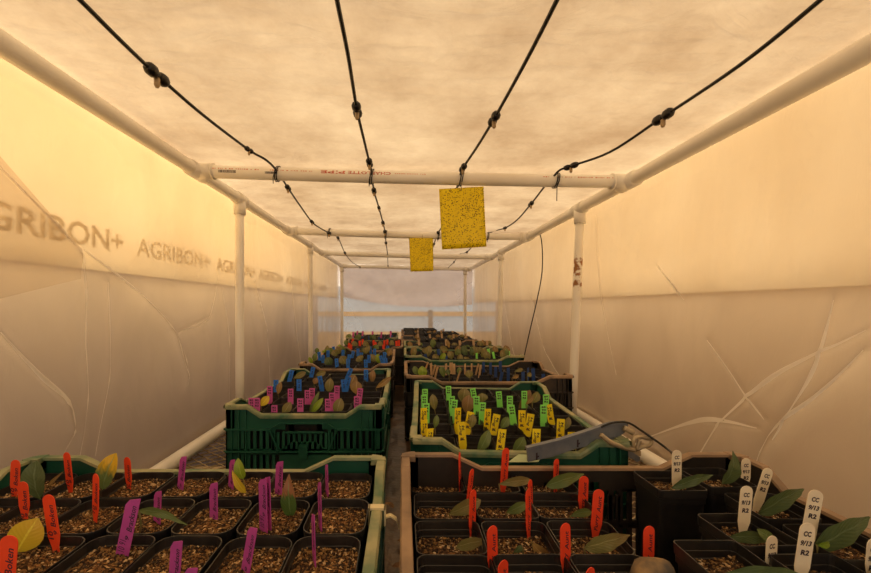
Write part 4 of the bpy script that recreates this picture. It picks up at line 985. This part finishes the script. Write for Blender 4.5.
for (u, v) in ((536, 456), (577, 443)):
    arm_poly([(u, v - 3), (u + 1.6, v - 3.4), (u + 1.6, v + .2), (u + 3.2, v - .6), (u + 3, v + 1), (u + 1.6, v + 1.6), (u + 1.6, v + 4), (u, v + 4.4)], .7155, .002, 'slot_mark', M['ink'], body)
def ctube(pts, Y, r, name, m, n=8, parent=ca):
    mb = MB(); mb.tube(catmull([at(u, v, Y if len(q) == 0 else q[0]) - o0 for (u, v, *q) in pts]), r, n); return mb.build(name, m, parent, True)
ctube([(624, 428), (629, 430.5), (633, 433)], .765, .0055, 'pivot_pin', M['tanmetal'], 12)
ctube([(601, 435, .735), (610, 442, .735), (622, 447, .74), (634, 450, .75)], .74, .0045, 'strut', M['tanmetal'], 10)
arm_poly([(621, 448), (626, 448), (640, 457), (640, 461), (637, 462), (622, 453)], .72, .03, 'foot', M['arm'])
arm_poly([(606, 442), (614, 438), (632, 447), (641, 451), (641, 456), (636, 456)], .735, .006, 'plate', M['tanmetal'])
ctube([(633, 447, .75), (634, 439, .75), (640, 437, .755), (652, 439, .76)], .75, .004, 'bracket', M['tanmetal'])
ctube([(652, 439, .76), (650, 445, .755), (642, 447, .75), (637, 449, .75), (640, 440, .75)], .75, .0035, 'bracket', M['tanmetal'])
ctube([(597, 429, .76), (608, 424, .755), (618, 422, .755), (629, 423, .76), (642, 431, .76), (655, 440, .75), (666, 448, .74), (673, 455, .70), (676, 468, .68)], .74, .0021, 'cable', M['hose'])
mb = MB(); q = [at(508, 462, .725), at(520, 453, .75), at(545, 453.5, .75), at(538, 462, .725)]
mb.add([v for v in q] + [v + Vector((0, 0, -.0006)) for v in q], [(0, 3, 2, 1)[::-1], (4, 5, 6, 7)[::-1], (0, 1, 5, 4), (1, 2, 6, 5), (2, 3, 7, 6), (3, 0, 4, 7)])
tag(mb.build('paper_slip', M['slip']), 'pale green paper slip lying on the rim under the clamp arm', 'slip')

# ------------------------------------------------------------------ stone, tie, dead leaves
mb = MB(); c = at(655, 577, .43); S = (.0235, .019, .020); N_, K_ = 20, 14
mb.v = []; rings = []
for j in range(1, K_):
    b = PI * j / K_ - PI / 2
    rings.append([])
    for i in range(N_):
        a = 2 * PI * i / N_; v = Vector((math.cos(a) * math.cos(b), math.sin(a) * math.cos(b), math.sin(b))); k = 1 + .16 * noise.noise(v * 1.6) + .05 * noise.noise(v * 5)
        rings[-1].append((c.x + v.x * S[0] * k, c.y + v.y * S[1] * k, c.z + v.z * S[2] * k))
mb.rings(rings, close0=True, close1=True)
tag(mb.build('stone', M['stone'], None, True), 'grey and tan stone at the bottom edge in front of an orange-red label', 'stone')
mb = MB(); x0 = -.035; y = .543; zt = CZ - .49 + CH + .003
for a, b in (((x0 - .011, y - .0055, zt - .024), (x0 + .0115, y + .0055, zt - .0205)), ((x0 + .0095, y - .0055, zt - .045), (x0 + .0118, y + .0055, zt - .0205)), ((x0 - .0118, y - .0055, zt - .045), (x0 - .0095, y + .0055, zt - .0205))): mb.box(a, b)
pts = [(x0 + .0105, zt - .035), (x0 + .018, zt - .033), (x0 + .026, zt - .038), (x0 + .030, zt - .05)]
for p, q in zip(pts, pts[1:]): mb.prism([(p[0], p[1] - .001), (q[0], q[1] - .001), (q[0], q[1] + .001), (p[0], p[1] + .001)], y - .004, y + .004)
tag(mb.build('plastic_tie', M['white_tie']), 'cream plastic tie wrapped round the right rim of the front left crate', 'tie')
R = random.Random(12)
for i, (x, y, w) in enumerate(((-.024, .60, 'nearest the cream tie'), (-.006, .66, 'between the two front crates'), (-.02, .74, 'at the back corner of front left crate'), (-.012, .82, 'beside the green crate corners'), (-.022, .95, 'farthest along the aisle'), (-.016, .52, 'below the curl of the cream tie'))):
    me = leaf_mesh(.028 + R.random() * .02, .014 + R.random() * .008, .1, 1, .15, 'point', 'dead'); o = link('dead_leaf', me)
    o.matrix_world = Matrix.Translation((x, y, BENCH + .009)) @ Matrix.Rotation(R.random() * 6.28, 4, 'Z') @ Matrix.Rotation(-1.45, 4, 'X')
    tag(o, 'dry brown leaf lying in the narrow aisle, ' + w, 'dead leaf', 'dry leaves in the aisle')

# ------------------------------------------------------------------ light
w = bpy.data.worlds.new('world'); SC.world = w; w.use_nodes = True; t = w.node_tree; t.nodes.clear()
out = t.nodes.new('ShaderNodeOutputWorld'); bg = t.nodes.new('ShaderNodeBackground'); tc = t.nodes.new('ShaderNodeTexCoord'); se = t.nodes.new('ShaderNodeSeparateXYZ'); cr = t.nodes.new('ShaderNodeValToRGB')
mr = t.nodes.new('ShaderNodeMapRange'); mr.inputs[1].default_value = -1; mr.inputs[2].default_value = 1
t.links.new(tc.outputs['Generated'], se.inputs[0]); t.links.new(se.outputs['Z'], mr.inputs[0]); t.links.new(mr.outputs[0], cr.inputs[0]); t.links.new(cr.outputs[0], bg.inputs[0]); t.links.new(bg.outputs[0], out.inputs[0])
el = cr.color_ramp.elements
while len(el) < 5: el.new(.5)
for e, (p_, c_) in zip(el, ((0, (.10, .07, .045, 1)), (.40, (.34, .25, .17, 1)), (.5, (1.15, .97, .79, 1)), (.62, (.78, .61, .44, 1)), (1, (.80, .60, .41, 1)))): e.position = p_; e.color = c_
bg.inputs['Strength'].default_value = 1.15
def area(name, loc, target, size, power, color):
    l = bpy.data.lights.new(name, 'AREA'); l.shape = 'RECTANGLE'; l.size, l.size_y = size; l.energy = power; l.color = color
    o = bpy.data.objects.new(name, l); COL.objects.link(o); o.location = loc; o.rotation_euler = (Vector(target) - Vector(loc)).to_track_quat('-Z', 'Y').to_euler(); return o
area('grow_lamp', (-3.0, 1.3, 2.05), (-.7, 1.3, 1.62), (.6, 5.0), 150, (1, .66, .25))
area('grow_lamp', (2.6, 1.3, 2.9), (.6, 1.3, 1.7), (.6, 5.0), 85, (1, .66, .26))
# ------------------------------------------------------------------ camera
cam = bpy.data.cameras.new('camera'); co = bpy.data.objects.new('camera', cam); COL.objects.link(co)
co.location = (0, 0, CZ); co.rotation_euler = (PI / 2, 0, 0)
cam.sensor_width = 36; cam.lens = 36 * F / 871; cam.shift_x = (435.5 - U0) / 871; cam.shift_y = (V0 - 286.5) / 871; cam.clip_start = .01
SC.camera = co
SC.view_settings.view_transform = 'Standard'; SC.view_settings.look = 'None'; SC.view_settings.gamma = 1; SC.view_settings.use_curve_mapping = False
SC.view_settings.exposure = .14
SC.cycles.max_bounces = 10; SC.cycles.transparent_max_bounces = 16; SC.cycles.diffuse_bounces = 5
